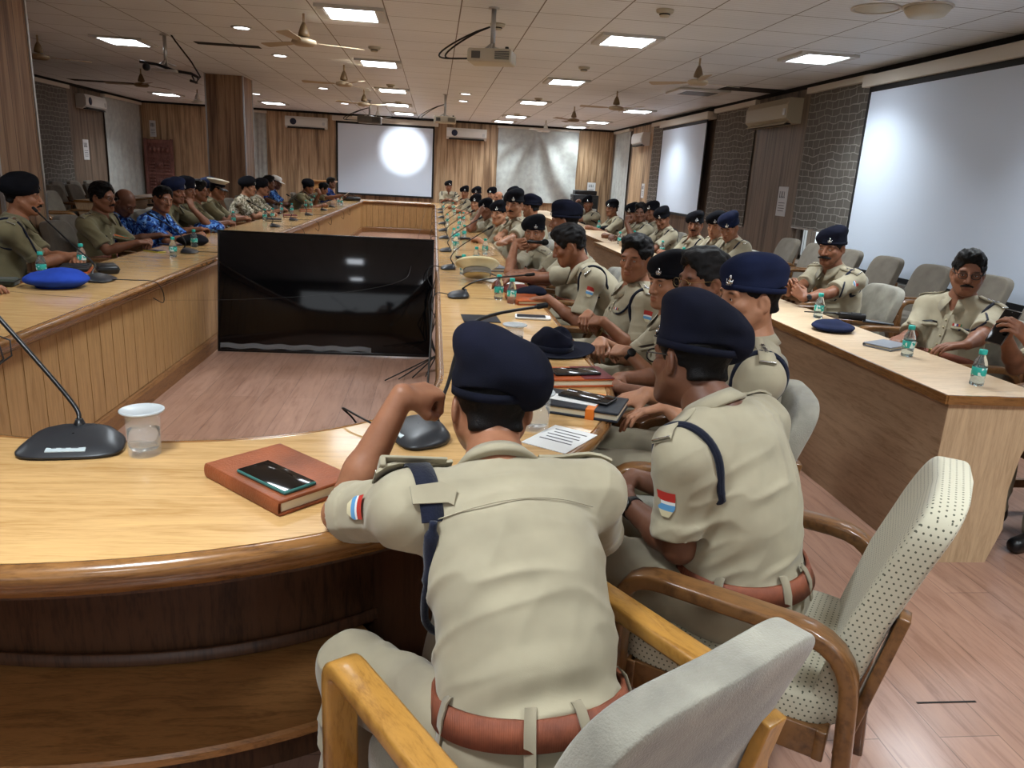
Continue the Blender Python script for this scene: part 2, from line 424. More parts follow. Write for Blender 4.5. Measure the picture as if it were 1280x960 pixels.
def yaw(a): a = math.radians(a); return V3(-math.sin(a), math.cos(a), 0), V3(math.cos(a), math.sin(a), 0)
def frame(yaw_deg, pitch=0, roll=0):
    """columns right, forward, up; pitch>0 looks down, roll>0 tips the crown to its right"""
    f, r = yaw(yaw_deg); u = V3(0, 0, 1); p = math.radians(pitch)
    f2 = f*math.cos(p)-u*math.sin(p); u2 = u*math.cos(p)+f*math.sin(p); q = math.radians(roll)
    r2 = r*math.cos(q)-u2*math.sin(q); u3 = u2*math.cos(q)+r*math.sin(q)
    return np.stack([r2, f2, u3], 1)
def add_hand(F, w, d, n, side, curl=(.35, .5, .4), thumb=.5, spread=1.0, s=1.0, infl=0.0, lodfar=False):
    """w wrist, d finger direction, n where the palm looks, side +1 right hand / -1 left"""
    d = nrm(d); n = np.asarray(n, float); n = nrm(n-d*(n@d)); t = np.cross(d, n)*side; w = np.asarray(w, float)
    P = lambda a, b, c: w+(d*a+t*b+n*c)*s
    if lodfar:
        F.cone(P(0, 0, 0), P(.07, 0, .004), .026*s, .036*s, .02)
    tips = []
    kn = [(.088, .030), (.092, .0105), (.087, -.0095), (.078, -.028)]; me = [.016, .006, -.005, -.015]
    ln = [(.041, .025, .021), (.045, .028, .022), (.041, .026, .021), (.032, .020, .019)]
    for i in range(4):
        a = P(.006, me[i], 0); k = P(kn[i][0], kn[i][1]*spread, 0)
        F.cone(a, k, .0135*s+infl, .0108*s+infl, .012)
        ang = 0; q = k; c_i = curl[i] if isinstance(curl[0], (tuple, list)) else curl
        out = t*(kn[i][1]*spread*1.2)
        for j in range(3):
            ang += c_i[j]; dr = nrm(d*math.cos(ang)+n*math.sin(ang)+out*(1 if j == 0 else .3)*math.cos(ang)); q2 = q+dr*ln[i][j]*s
            r0 = (.0098, .0088, .0080)[j]*s+infl; r1 = (.0090, .0082, .0066)[j]*s+infl
            if i == 3: r0 *= .88; r1 *= .88
            F.cone(q, q2, r0, r1, .003); q = q2
        tips.append(q)
    F.cone(P(.012, .018, .006), P(.05, .030, .012), .016*s+infl, .013*s+infl, .014)
    b = P(.022, .024, .010); b2 = b+nrm(t*(1-thumb*.5)+d*.75+n*(.25+.5*thumb))*.040*s; b3 = b2+nrm(d*.95+t*(.45-.7*thumb)+n*.4*thumb)*.032*s; b4 = b3+nrm(d+t*(.2-.9*thumb)+n*.35*thumb)*.027*s
    F.cone(b, b2, .015*s+infl, .0118*s+infl, .010); F.cone(b2, b3, .0112*s+infl, .0102*s+infl, .003); F.cone(b3, b4, .0102*s+infl, .0082*s+infl, .003)
    return P(.09, 0, .02), t, tips
def ik(S, W, hint, l1, l2):
    S, W = np.asarray(S, float), np.asarray(W, float); v = W-S; L = np.linalg.norm(v)
    if L > (l1+l2)*.995: W = S+v/L*(l1+l2)*.995; v = W-S; L = np.linalg.norm(v)
    if L < abs(l1-l2)+.04: W = S+v/L*(abs(l1-l2)+.04); v = W-S; L = np.linalg.norm(v)
    a = (l1*l1-l2*l2+L*L)/(2*L); hgt = math.sqrt(max(l1*l1-a*a, 0)); u = v/L
    hn = np.asarray(hint, float); hn = nrm(hn-u*(hn@u)); return S+u*a+hn*hgt, W
def paint(me, cols):
    at = me.attributes.new('tone', 'FLOAT_COLOR', 'POINT'); c = np.ones((len(cols), 4), np.float32); c[:, :3] = cols; at.data.foreach_set('color', c.ravel())
def head_fields(F, hc, R, jaw=1.0, ears=True, lids=True, wide=1.0):
    P = lambda x, y, z: hc+R@V3(x*wide, y, z)
    F.ell(P(0, -.012, .036), (.076*wide, .097, .086), R, .01)
    F.ell(P(0, .028, -.034), (.060*wide, .068, .088), R, .03)
    for s in (1, -1):
        F.cone(P(s*.054, .005, -.045), P(s*.022, .072, -.094), .024*jaw, .020*jaw, .03)
        F.ell(P(s*.040, .060, -.020), (.026, .026, .022), R, .018)
    F.ell(P(0, .080, -.096), (.023, .018, .017), R, .016)
    F.cone(P(-.040, .078, .024), P(.040, .078, .024), .013, .013, .014)
    F.cone(P(0, .078, -.055), P(0, .086, -.070), .020, .018, .014)
    for s in (1, -1):
        F.ell(P(s*.031, .099, .006), (.018, .016, .0125), R, .010, 's')
    F.cone(P(0, .091, .014), P(0, .113, -.028), .0085, .0125, .008)
    for s in (1, -1): F.ell(P(s*.0135, .100, -.032), (.0095, .012, .0085), R, .006)
    F.cone(P(-.017, .096, -.058), P(.017, .096, -.058), .0065, .0065, .005)
    F.cone(P(-.015, .095, -.070), P(.015, .095, -.070), .0075, .0075, .005)
    F.cone(P(-.022, .106, -.064), P(.022, .106, -.064), .0022, .0022, .003, 's')
    if lids:
        for s in (1, -1):
            F.ell(P(s*.0315, .0775, .005), (.0165, .0150, .0135), R, .004)
            F.ell(P(s*.0315, .0945, .0035), (.0135, .010, .0042), R, .002, 's')
    if ears:
        for s in (1, -1):
            Re = R@np.array(Matrix.Rotation(s*.35, 3, 'Z') @ Matrix.Rotation(-.2, 3, 'X'))
            F.ell(P(s*.0775, -.008, -.006), (.0095, .020, .033), Re, .006)
            F.ell(P(s*.088, -.001, -.004), (.0075, .011, .019), Re, .004, 's')
            F.ell(P(s*.074, .004, -.034), (.008, .010, .012), R, .006)
NPER = [0]
def person(label, head, face=0, body=0, pitch=5, roll=0, lean=.08, lod=1, L=None, R=None, skin=1, shirt=None, trousers=None, hat='beret', hatmat=None, hair=None,
           moustache=False, beard=False, glasses=None, belly=.4, hs=1.0, sh=.182, group=None, extras=(), twist=0, knees=None, stand=False, build=1.0, elbowL=None, elbowR=None,
           seat=.46, hips=None, hatroll=1.0, hatz=1.0, hatx=1.0, sdrop=.055, neck=None, eyes=True, badge=True, back_hair=True, longhair=False):
    """lod 0 close, 1 middle, 2 far.  L / R = dict(w=wrist, d=finger direction, n=palm normal, curl, thumb)"""
    h_body = (.0042, .0068, .0105)[lod]; h_sh = (.0055, .0085, .013)[lod]; h_hd = (.0038, .0045, .009)[lod]
    hc = V3(*head); Rh = frame(face, pitch, roll); bf, br = yaw(body); up = V3(0, 0, 1)
    H = lambda x, y, z: hc+Rh@(V3(x, y, z)*hs)
    Rb = frame(body, pitch*.25, 0); neckdir = nrm(.45*Rh[:, 2]+.55*nrm(up*.5+bf*max(lean, 0)*.8))
    N_ = hc+(Rh@V3(0, -.030, -.052))*hs-neckdir*.118
    if neck is not None: N_ = V3(*neck)
    if hips is None: Pv = V3(N_[0], N_[1], 0)-bf*lean; Pv[2] = seat+.11
    else: Pv = V3(*hips)
    ctrl = Pv+(N_-Pv)*.5-bf*(.055+.12*max(lean, 0))+up*.03
    B = lambda t: (1-t)**2*Pv+2*t*(1-t)*ctrl+t*t*N_
    T = lambda t: nrm(2*(1-t)*(ctrl-Pv)+2*t*(N_-ctrl))
    def fr(t, tw=0):
        f0, r0 = yaw(body+twist*t); u = T(t); f = np.cross(u, r0); f = nrm(f); r = np.cross(f, u); return np.stack([r, f, u], 1)
    base = V3(Pv[0], Pv[1], 0)
    Rc = fr(.72); uc = Rc[:, 2]
    w = build
    S = {s: N_-uc*sdrop+Rc[:, 0]*s*sh*w-Rc[:, 1]*.005 for s in (1, -1)}
    arms = {}
    l1, l2 = .285, .250
    for s, spec, el in ((-1, L, elbowL), (1, R, elbowR)):
        if spec is None:
            wt = Pv+bf*.30+br*s*.10+up*.12; spec = dict(w=wt, d=bf-br*s*.8-up*.25, n=-up, curl=(.35, .45, .3))
        W = V3(*spec['w'])
        if el is not None: E = V3(*el)
        else: E, W = ik(S[s], W, spec.get('hint', -up*.9-bf*.35+br*s*.45), l1, l2)
        arms[s] = (S[s], E, W, spec)
    # ---- skin: one continuous body
    F = Field()
    head_fields(F, np.zeros(3), np.eye(3), lids=(lod < 2)) if False else None
    FB = Field()
    FB.cone(H(0, -.022, -.045), N_+uc*.02, .054*hs, .060, .03); FB.cone(N_+uc*.02, N_-uc*.05, .058, .07, .04)
    FB.ell(B(.70), (.145*w, .090, .15), Rc, .06); FB.ell(B(.32), (.13*w, .09, .14), fr(.32), .06); FB.ell(Pv, (.145*w, .10, .09), fr(0), .06)
    FB.cone(S[-1]-uc*.01, S[1]-uc*.01, .052, .052, .05)
    for s in (1, -1):
        s0, E, W, sp = arms[s]
        FB.cone(s0, E, .048, .039, .03); FB.cone(E, E+(W-E)*.35, .0385, .040, .012); FB.cone(E+(W-E)*.35, W, .040, .0265, .02)
    hipj = {s: Pv+br*s*.085*w-up*.02 for s in (1, -1)}
    if knees is None: knees = {}
    legs = {}
    for s in (1, -1):
        k = knees.get(s, Pv+bf*.40+br*s*(.13)-up*.03); k = V3(*k)
        an = knees.get(s*2, V3(k[0], k[1], .10)-bf*.02); an = V3(*an)
        legs[s] = (hipj[s], k, an)
        FB.cone(hipj[s], k, .07, .052, .04); FB.cone(k, an, .050, .034, .03)
    hands = {}
    for s in (1, -1):
        s0, E, W, sp = arms[s]
        hands[s] = add_hand(FB, W, V3(*sp['d']), V3(*sp['n']), s, sp.get('curl', (.35, .5, .4)), sp.get('thumb', .5), sp.get('spread', 1.0), sp.get('s', 1.0), infl=(0, .0008, .0035)[lod], lodfar=lod == 2)
    Vb, Qb = FB.mesh(h_body)
    # the head is refined and fused over the neck in the same mesh
    FH = Field(); head_fields(FH, hc, Rh*hs, lids=(lod < 2)) if hs == 1.0 else None
    if hs != 1.0:
        FH = Field(); head_fields(FH, np.zeros(3), np.eye(3), lids=(lod < 2)); Vh, Qh = FH.mesh(h_hd/hs); Vh = hc+(Vh@Rh.T)*hs
    else:
        FH.cone(H(0, -.022, -.045), N_+uc*.02, .054*hs, .060, .03)
        Vh, Qh = FH.mesh(h_hd)
    V = np.concatenate([Vb, Vh]); Q = np.concatenate([Qb, Qh+len(Vb)])
    loc = ((V-hc)@Rh)/hs; x, y, z = loc.T; x = np.abs(x)
    tone = np.ones((len(V), 3))
    def blot(cx, cy, cz, rx, ry, rz_, col, soft=.5):
        d = np.sqrt(((x-cx)/rx)**2+((y-cy)/ry)**2+((z-cz)/rz_)**2); k = np.clip((1-d)/soft, 0, 1)[:, None]; tone[:] = tone*(1-k)+tone*np.array(col)*k
    blot(0, .10, -.058, .026, .03, .006, (.70, .48, .48)); blot(0, .10, -.070, .022, .03, .008, (.74, .50, .50))
    blot(.031, .09, .006, .024, .03, .014, (.72, .68, .66), .8)
    if lod > 1:
        blot(.031, .09, .004, .016, .02, .006, (.30, .28, .30), .4)
    blot(0, .05, -.085, .06, .07, .045, (.86, .84, .84), .7)
    blot(.034, .09, .0255, .022, .03, .006+.0015*lod, (.12, .11, .11), .5)   # eyebrows
    blot(0.012, .108, -.040, .006, .012, .004, (.35, .3, .3))
    for s in (1, -1):                                   # darker elbows and knuckles
        d = np.linalg.norm(V-arms[s][1], axis=1); k = np.clip(1-d/.05, 0, 1)[:, None]; tone[:] = tone*(1-k*.2)
    me = np_mesh('person', V-base, Q); paint(me, tone)
    o = link('person', me, skin_mat(skin)); o.location = base
    tag(o, label, 'person', group)
    NPER[0] += 1
    def kid(name, VQ, m, parent=o, disp=None):
        Vk, Qk = VQ
        if len(Vk) == 0: return None
        if disp is not None: Vk = Vk+vert_normals(Vk, Qk)*disp(Vk)[:, None]
        return link(name, np_mesh(name, Vk-base, Qk), m, parent)
    class KB(MB):
        def put(s, name, m, parent=o):
            s.v = [(p[0]-base[0], p[1]-base[1], p[2]-base[2]) for p in s.v]; return s.build(name, m, parent)
    # ---- shirt
    sm = shirt or M_KHAKI; tm = trousers or M_TROUS
    FS = Field()
    FS.ell(B(.70), (.164*w, .112, .17), Rc, .05); FS.ell(B(.45)+fr(.45)[:, 1]*(.01+.02*belly), (.156*w, .108+.03*belly, .16), fr(.45), .07)
    FS.ell(B(.20)+fr(.2)[:, 1]*(.015+.035*belly), (.160*w, .112+.04*belly, .13), fr(.2), .07)
    FS.cone(S[-1]-uc*.012, S[1]-uc*.012, .064, .064, .05)
    FS.cone(N_-uc*.016, S[1]+uc*.004, .056, .058, .05); FS.cone(N_-uc*.016, S[-1]+uc*.004, .056, .058, .05)
    FS.ell(Pv+T(0)*.01, (.165*w, .125+.02*belly, .10), fr(0), .05)
    FSa = Field(); FSa.p = list(FS.p)
    for s in (1, -1):
        s0, E, W, sp = arms[s]; ax = nrm(E-s0); q = s0+(E-s0)*.80
        FS.cone(s0, s0+(E-s0)*.95, .062, .062, .035, plane=[(q, ax)])
        FS.cone(s0+(E-s0)*.62, s0+(E-s0)*.95, .0645, .0665, .003, plane=[(q+ax*.006, ax), (q-ax*.035, -ax)])   # turned-up cuff
    wp = Pv+T(0)*.062; wu = T(.02)
    FS.cut(wp, -wu)
    nk = nrm(H(0, -.022, -.045)-N_); FS.cone(N_-nk*.01, N_+nk*.2, .060, .064, .008, 's')
    nf_ = nrm(bf-nk*(bf@nk)); FS.cone(N_+nk*.06+nf_*.05, N_-nk*.070+nf_*.125, .040, .010, .008, 's')
    seed = NPER[0]*13
    def folds(P):
        q = (P-Pv)@fr(.4); a = vnoise(q*V3(1, 1, 1.0), 8, seed)*.0045; b = vnoise(q@np.array([[.8, .3, 0], [-.3, .8, .5], [0, -.5, 1]])*V3(7, 7, 22), 1, seed+1)
        lowk = np.clip(1-q[:, 2]/.45, 0, 1); rid = (1-np.abs(b)*2.2)
        c_ = 1-np.abs(vnoise(q@np.array([[.6, .8, 0], [-.5, .4, .77], [.62, -.45, .64]])*V3(5, 26, 9), 1, seed+2))*2.2
        return a+rid*(.002+.0055*lowk)+c_*.0022
    shirt_o = kid('shirt', FS.mesh(h_sh), sm, disp=folds)
    # ---- trousers
    FT = Field(); FT.ell(Pv-T(0)*.005, (.172*w, .125+.02*belly, .12), fr(0), .04)
    for s in (1, -1):
        hj, k, an = legs[s]; FT.cone(hj, k, .092, .074, .05); FT.cone(k, an, .070, .058, .03)
    wn = nrm(wu*.35+up*.65); FT.cut(wp+wu*.03+up*.012, wn)
    tr = kid('trousers', FT.mesh(h_sh*(1.15 if lod else 1)), tm, disp=lambda P: (1-np.abs(vnoise((P-Pv)*V3(12, 12, 14), 1, seed+3))*2.2)*.0065)
    for s in (1, -1):
        hj, k, an = legs[s]; fo = nrm(V3(bf[0]+br[0]*s*.2, bf[1]+br[1]*s*.2, 0)); FZ = Field()
        FZ.cone(an+fo*-.03+up*-.045, an+fo*.13-up*.062, .042, .036, .02); FZ.cone(an-fo*.02, an-fo*.01-up*.04, .045, .045, .03); FZ.cut(an-up*.098, -up)
        kid('shoe', FZ.mesh(.012 if lod else .008), M_BLACKP)
    # ---- belt
    if lod < 2:
        n = 56; dirs = [fr(0)[:, 0]*math.sin(a)+fr(0)[:, 1]*math.cos(a) for a in np.linspace(0, 2*PI, n, endpoint=False)]
        FU = Field(); FU.p = FSa.p+FT.p[:1]; rows = []; mb = KB()
        for dz, off in ((-.024, .002), (-.024, .008), (.020, .009), (.020, .001)):
            rows.append(FU.shoot(wp+wu*dz, np.array(dirs))+np.array(dirs)*off)
        mb.grid(rows+[rows[0]], closed=True); bl = mb.put('belt', M_BELT)
        mb = KB(); q = FU.shoot(wp, fr(0)[:, 1][None])[0]+fr(0)[:, 1]*.012; mb.box(q, (.06, .008, .045), R=Matrix(fr(0).tolist()), bev=.003); k_ = mb.put('buckle', M_BRASS, bl)
        if lod == 0:
            for ang in (165, 205, 95, -95):
                dr = fr(0)[:, 0]*math.sin(math.radians(ang))+fr(0)[:, 1]*math.cos(math.radians(ang)); sd = nrm(np.cross(wu, dr)); mb = KB(); rows = []
                pts = [FU.shoot(wp+wu*dz, dr[None])[0]+dr*(.013 if abs(dz) < .03 else .006) for dz in (-.045, -.03, .0, .026, .036)]
                rows = [[p+sd*.010 for p in pts], [p-sd*.010 for p in pts], [p-sd*.010-dr*.004 for p in pts], [p+sd*.010-dr*.004 for p in pts]]
                mb.grid(rows+[rows[0]]); mb.put('belt_loop', tm, bl)
    # ---- collar
    nk_f = nrm(bf-nk*(bf@nk)); nk_r = np.cross(nk_f, nk); mb = KB(); n = 40; rows = [[], [], [], [], []]
    for k in range(n+1):
        a = math.radians(14+332*k/n); dr = nk_r*math.sin(a)+nk_f*math.cos(a); fr_ = max(0, math.cos(a))**2.0
        c0 = N_+nk*(.036-.022*fr_); tip = max(0, 1-min(k, n-k)/5.0)
        for j, (rr_, zz) in enumerate(((.0655, -.02), (.0645, .013), (.0695, .017), (.093+.036*fr_+.014*tip, -.016-.026*fr_-.020*tip), (.086+.032*fr_+.010*tip, -.021-.026*fr_-.018*tip))):
            rows[j].append(c0+dr*rr_+nk*zz)
    rows.append(rows[0]); mb.grid(rows); col_o = mb.put('collar', sm, shirt_o)
    # ---- epaulettes, cord, arm badge, pockets
    top = {}
    for s in (1, -1):
        a_ = N_+uc*.0+Rc[:, 0]*s*.070; b_ = S[s]+Rc[:, 0]*s*.030; ts = np.linspace(0, 1, 7); cen = np.array([a_+(b_-a_)*t-uc*.02 for t in ts])
        pts = FS.shoot(cen, np.repeat((uc+Rc[:, 0]*s*.35)[None], 7, 0)); top[s] = pts; mb = KB(); fw = Rc[:, 1]; nn = nrm(uc+Rc[:, 0]*s*.35)
        if 'no_epaulette' in extras: continue
        lift = .004; rows = []
        for (sd, up_) in ((-1, lift), (1, lift), (1, lift+.006), (-1, lift+.006)):
            rows.append([p+fw*sd*(.019+.008*t)+nn*up_ for p, t in zip(pts, ts)])
        mb.grid(rows+[rows[0]]); i0 = len(mb.v)
        ep = mb.put('epaulette', sm, shirt_o)
        if lod < 2 and 'stars' in extras:
            for t_i in (2, 3, 4):
                mb = KB(); p = pts[t_i]+nn*.012; M = Matrix(np.stack([fw, np.cross(nn, fw), nn], 1).tolist())
                pl = [(.010*(1 if q % 2 == 0 else .5)*math.cos(2*PI*q/12), .010*(1 if q % 2 == 0 else .5)*math.sin(2*PI*q/12)) for q in range(12)]
                M4 = M.to_4x4(); M4.translation = Vector(p); mb.prism(pl, -.001, .003, M4); mb.put('rank_star', M_SILVER, ep)
        if lod < 2:
            mb = KB(); p = pts[-1]+nn*.012; mb.box(p-Rc[:, 0]*s*.004, (.006, .05, .004), R=Matrix(Rc.tolist()), bev=.0015); mb.put('shoulder_title', M_SILVER, ep)
    for s in (1, -1):
        key = 'cordL' if s < 0 else 'cordR'
        if key in extras:
            c = S[s]-Rc[:, 0]*s*.012-uc*.015; n = 40; dirs = np.array([Rc[:, 1]*math.cos(a)+uc*math.sin(a)+Rc[:, 0]*s*.12*math.sin(a) for a in np.linspace(0, 2*PI, n, endpoint=False)])
            hit = FS.shoot(c, dirs, .3); dd = np.linalg.norm(hit-c, axis=1); dd = np.minimum(dd, .105)+.004
            q = c+dirs/np.linalg.norm(dirs, axis=1)[:, None]*dd[:, None]; mb = KB()
            mb.tube(q, .0095 if lod < 2 else .012, 8, closed=True); co = mb.put('shoulder_cord', M_CORD, shirt_o)
            if lod == 0:
                mb = KB(); mb.tube([p+Rc[:, 0]*s*.006 for p in q], .0055, 6, closed=True); mb.put('cord_braid', M_CORD, co)
            if 'whistle' in extras:
                pk = FS.shoot(B(.62), (Rc[:, 1]+Rc[:, 0]*s*.62)[None])[0]+Rc[:, 1]*.008; a0 = q[2]
                mid = (a0+pk)/2-uc*.05+Rc[:, 1]*.02; mb = KB(); bz = [(1-t)**2*a0+2*t*(1-t)*mid+t*t*pk for t in np.linspace(0, 1, 12)]
                bz = [FS.shoot(B(.6), (p-B(.6))[None])[0]+nrm(p-B(.6))*.006 for p in bz]; mb.tube(bz, .0058, 6); mb.put('whistle_cord', M_CORD, shirt_o)
        key = 'patchL' if s < 0 else 'patchR'
        if key in extras and lod < 2 or (key in extras):
            s0, E, W, sp = arms[s]; ax = nrm(E-s0); outd = Rc[:, 0]*s+up*.12-Rc[:, 1]*0.0; outd = nrm(outd-ax*(outd@ax)); sd = np.cross(ax, outd)
            mb = KB(); nr, ncol = 8, 6
            pts = [[FS.shoot(s0+ax*(.060+.062*i/nr), (outd+sd*((j/ncol-.5)*.80*(1 if i < 5 else 1-(i-5)*.2)))[None])[0] for j in range(ncol+1)] for i in range(nr+1)]
            gr = [[p+outd*.0035 for p in r] for r in pts]
            for i in range(nr):
                mb.cur = 0 if i < 3 else (3 if i == 3 else (1 if i < 6 else 2)); mb.grid(gr[i:i+2])
            mb.put('arm_badge', M_BADGE3, shirt_o)
        if lod < 2 and 'front' in extras:
            # breast pocket with flap, found on the chest by shooting outward from the spine
            def chest(dx, t): return FS.shoot(B(t), (Rc[:, 1]+Rc[:, 0]*dx)[None])[0]
            mb = KB(); rows = [[chest(s*(.30+.55*j/5), .66-.035*i-.02*(1-abs(j-2.5)/2.5)*(i == 1))+Rc[:, 1]*(.004) for j in range(6)] for i in range(2)]
            rows2 = [[p+Rc[:, 1]*.005 for p in r] for r in rows]; mb.grid([rows[0], rows2[0], rows2[1], rows[1]]); mb.put('pocket_flap', sm, shirt_o)
            mb = KB()
            for tt in (.685, .70): pass
            if s > 0:
                r0 = [chest(s*(.34+.42*j/4), .695)+Rc[:, 1]*.006 for j in range(5)]; r1 = [chest(s*(.34+.42*j/4), .668)+Rc[:, 1]*.006 for j in range(5)]; mb.grid([r0, r1]); mb.put('name_plate', M_BLACKP, shirt_o)
            else:
                for kk in range(5):
                    mb.cur = kk % 5; r0 = [chest(s*(.32+.45*(kk+q)/5), .705)+Rc[:, 1]*.006 for q in (0, .9)]; r1 = [chest(s*(.32+.45*(kk+q)/5), .670)+Rc[:, 1]*.006 for q in (0, .9)]; mb.grid([r0, r1])
                mb.put('medal_ribbons', [M_RED, M_WHITE, M_PURPLE, M_ORANGE, M_GREENR], shirt_o)
    if lod < 2 and 'front' in extras:
        mb = KB(); c0 = [FS.shoot(B(t), (fr(t)[:, 1]-Rc[:, 0]*.10)[None])[0]+fr(t)[:, 1]*.0035 for t in np.linspace(.2, .84, 12)]; c1 = [FS.shoot(B(t), (fr(t)[:, 1]+Rc[:, 0]*.14)[None])[0]+fr(t)[:, 1]*.0035 for t in np.linspace(.2, .84, 12)]
        mb.grid([c0, c1]); pl_ = mb.put('placket', sm, shirt_o)
        for t in (.3, .45, .6, .74):
            mb = KB(); mb.ell(FS.shoot(B(t), fr(t)[:, 1][None])[0]+fr(t)[:, 1]*.004, (.006, .006, .006), nu=8, nv=6); mb.put('button', M_CREAM, pl_)
    # ---- hair
    hm = hair or M_HAIR
    if hm != 'bald':
        FX = Field(); hh = .0055 if lod == 0 else (.007 if lod == 1 else .011)
        capz = hat in ('beret', 'peak', 'cap'); g = .0 if capz else .006
        if longhair:
            FX.ell(V3(0, -.02, .030), (.083, .100, .09), None, .01); FX.ell(V3(0, -.105, -.03), (.036, .03, .04), None, .02); FX.ell(V3(0, .09, -.03), (.072, .06, .085), None, .008, 's')
            FX.cut(V3(0, 0, -.075), V3(0, .2, -1))
        else:
            FX.ell(V3(0, -.014, .038+g), (.0795+g*.7, .1005+g, .0885+g*1.6), None, .01)
            if not capz: FX.ell(V3(.015, .040, .106), (.056, .050, .028), None, .035)
            FX.cone(V3(-.034, -.066, -.045), V3(.034, -.066, -.045), .026, .026, .03)
            FX.ell(V3(0, .090, -.012), (.068, .058, .088), None, .006, 's'); FX.ell(V3(0, .02, -.085), (.09, .05, .06), None, .006, 's')
            for s in (1, -1): FX.ell(V3(s*.082, -.004, -.012), (.02, .026, .036), None, .004, 's')
            FX.cut(V3(0, 0, -.062), V3(0, -.25, -1), .012)
        vh, qh = FX.mesh(hh); nn_ = vert_normals(vh, qh); vh = vh+nn_*((vnoise(vh, 42, seed)*.0055+vnoise(vh*V3(75, 22, 75), 1, seed)*.0045+vnoise(vh*V3(150, 60, 150), 1, seed+9)*.002)*(1 if not capz else .4))[:, None]
        link('hair', np_mesh('hair', hc+(vh@Rh.T)*hs-base, qh), hm, o)
    else:
        FX = Field(); FX.ell(V3(0, -.020, .022), (.0775, .094, .082), None, .01); FX.ell(V3(0, .09, .03), (.075, .09, .12), None, .006, 's'); FX.cut(V3(0, 0, -.06), V3(0, 0, -1))
        for s in (1, -1): FX.ell(V3(s*.082, -.004, -.012), (.02, .026, .036), None, .004, 's')
        FX.ell(V3(0, .02, -.085), (.09, .05, .06), None, .006, 's')
        vh, qh = FX.mesh(.007); link('cropped_hair', np_mesh('hair', hc+(vh@Rh.T)*hs-base, qh), M_STUB, o)
    if moustache:
        FX = Field(); ms_ = float(moustache)
        for s in (1, -1): FX.cone(V3(0, .107, -.0475), V3(s*.031*ms_, .092, -.057), .0078*ms_, .0042*ms_, .006)
        vh, qh = FX.mesh(.003 if lod == 0 else .004); vh = vh+vert_normals(vh, qh)*(vnoise(vh, 300, seed)*.0012)[:, None]
        link('moustache', np_mesh('moustache', hc+(vh@Rh.T)*hs-base, qh), M_HAIR, o)
    # ---- eyes
    if eyes and lod < 2:
        for s in (1, -1):
            mb = KB(); c = H(s*.0315, .0775, .0045); mb.ell(c, (.0128*hs,)*3, nu=14, nv=10); ey = mb.put('eye', M_EYEW)
            mb = KB(); gz = nrm(Rh[:, 1]); mb.ell(c+gz*.0085*hs, (.0056*hs,)*3, nu=12, nv=8); mb.put('iris', M_IRIS, ey)
    if glasses:
        mb = KB(); zz = .006; gt_ = .0010 if glasses == 'gold' else (.0020 if lod == 0 else .0017)
        for s in (1, -1):
            pts = [H(s*.032+.0225*math.cos(a)*(1 if True else 1), .108-.010*abs(math.cos(a)*.5+.5*(1 if s > 0 else -1)*math.cos(a))*0, zz-.002+.0165*math.copysign(abs(math.sin(a))**.8, math.sin(a))) for a in np.linspace(0, 2*PI, 22, endpoint=False)]
            mb.tube(pts, gt_, 6, closed=True)
            mb.tube([H(s*.054, .107, zz+.006), H(s*.070, .085, zz+.006), H(s*.082, .0, zz+.006), H(s*.080, -.02, zz-.006)], gt_, 6)
        mb.tube([H(-.0105, .110, zz+.004), H(0, .116, zz+.006), H(.0105, .110, zz+.004)], .0013, 6)
        gl = mb.put('spectacles', M_BLACKP if glasses != 'gold' else M_BRASS)
        for s in (1, -1):
            mb = KB(); mb.ell(H(s*.032, .108, zz-.002), (.021*hs, .0012, .0155*hs), R=Matrix(Rh.tolist()), nu=18, nv=8); mb.put('lens', M_GLASSL if glasses != 'dark' else M_DARKL, gl)
    # ---- headgear (lower band tips up at the front, bag falls to the wearer's right)
    hm_ = hatmat or M_NAVY
    if hat == 'beret':
        FX = Field(); hr = hatroll; rl = Matrix.Rotation(.50*hr, 3, 'Y') @ Matrix.Rotation(.10, 3, 'X'); Rl = np.array(rl)
        FX.ell(V3(0, -.012, .052), (.0855, .1085, .072), None, .01, plane=[(V3(0, 0, .036), V3(0, -.10, -1))])
        FX.ell(V3(.020*hr, -.018, .090), (.098, .119, .056), Rl, .03)
        FX.ell(V3(.064*hr, -.040, .056), (.046, .082, .050), None, .045)
        FX.ell(V3(-.030*hr, .002, .112), (.060, .086, .040), Rl, .035)
        hb = .0048 if lod == 0 else (.007 if lod == 1 else .011); vh, qh = FX.mesh(hb)
        vh = vh+vert_normals(vh, qh)*(vnoise(vh, 16, seed+5)*.004+vnoise(vh*V3(14, 14, 34), 1, seed+6)*.003)[:, None]*np.clip((vh[:, 2]-.04)/.03, 0, 1)[:, None]
        vh[:, 2] = .035+(vh[:, 2]-.035)*hatz; vh[:, 0] *= hatx
        be = link('beret', np_mesh('beret', hc+(vh@Rh.T)*hs-base, qh), hm_, o)
        n = 40; mb = KB(); rows = []
        for (gr_, dz) in ((.0, -.012), (.004, -.012), (.004, .006), (.0, .006)):
            rows.append([H(min(1, hatx+.04)*(.0845+gr_)*math.cos(a), -.012+(.1075+gr_)*math.sin(a), .040-.10*(.1075*math.sin(a)-.012)*-1*-1*-.0+.010*math.sin(a)+dz) for a in np.linspace(0, 2*PI, n, endpoint=False)])
        mb.grid(rows+[rows[0]], closed=True); mb.put('beret_band', hm_, be)
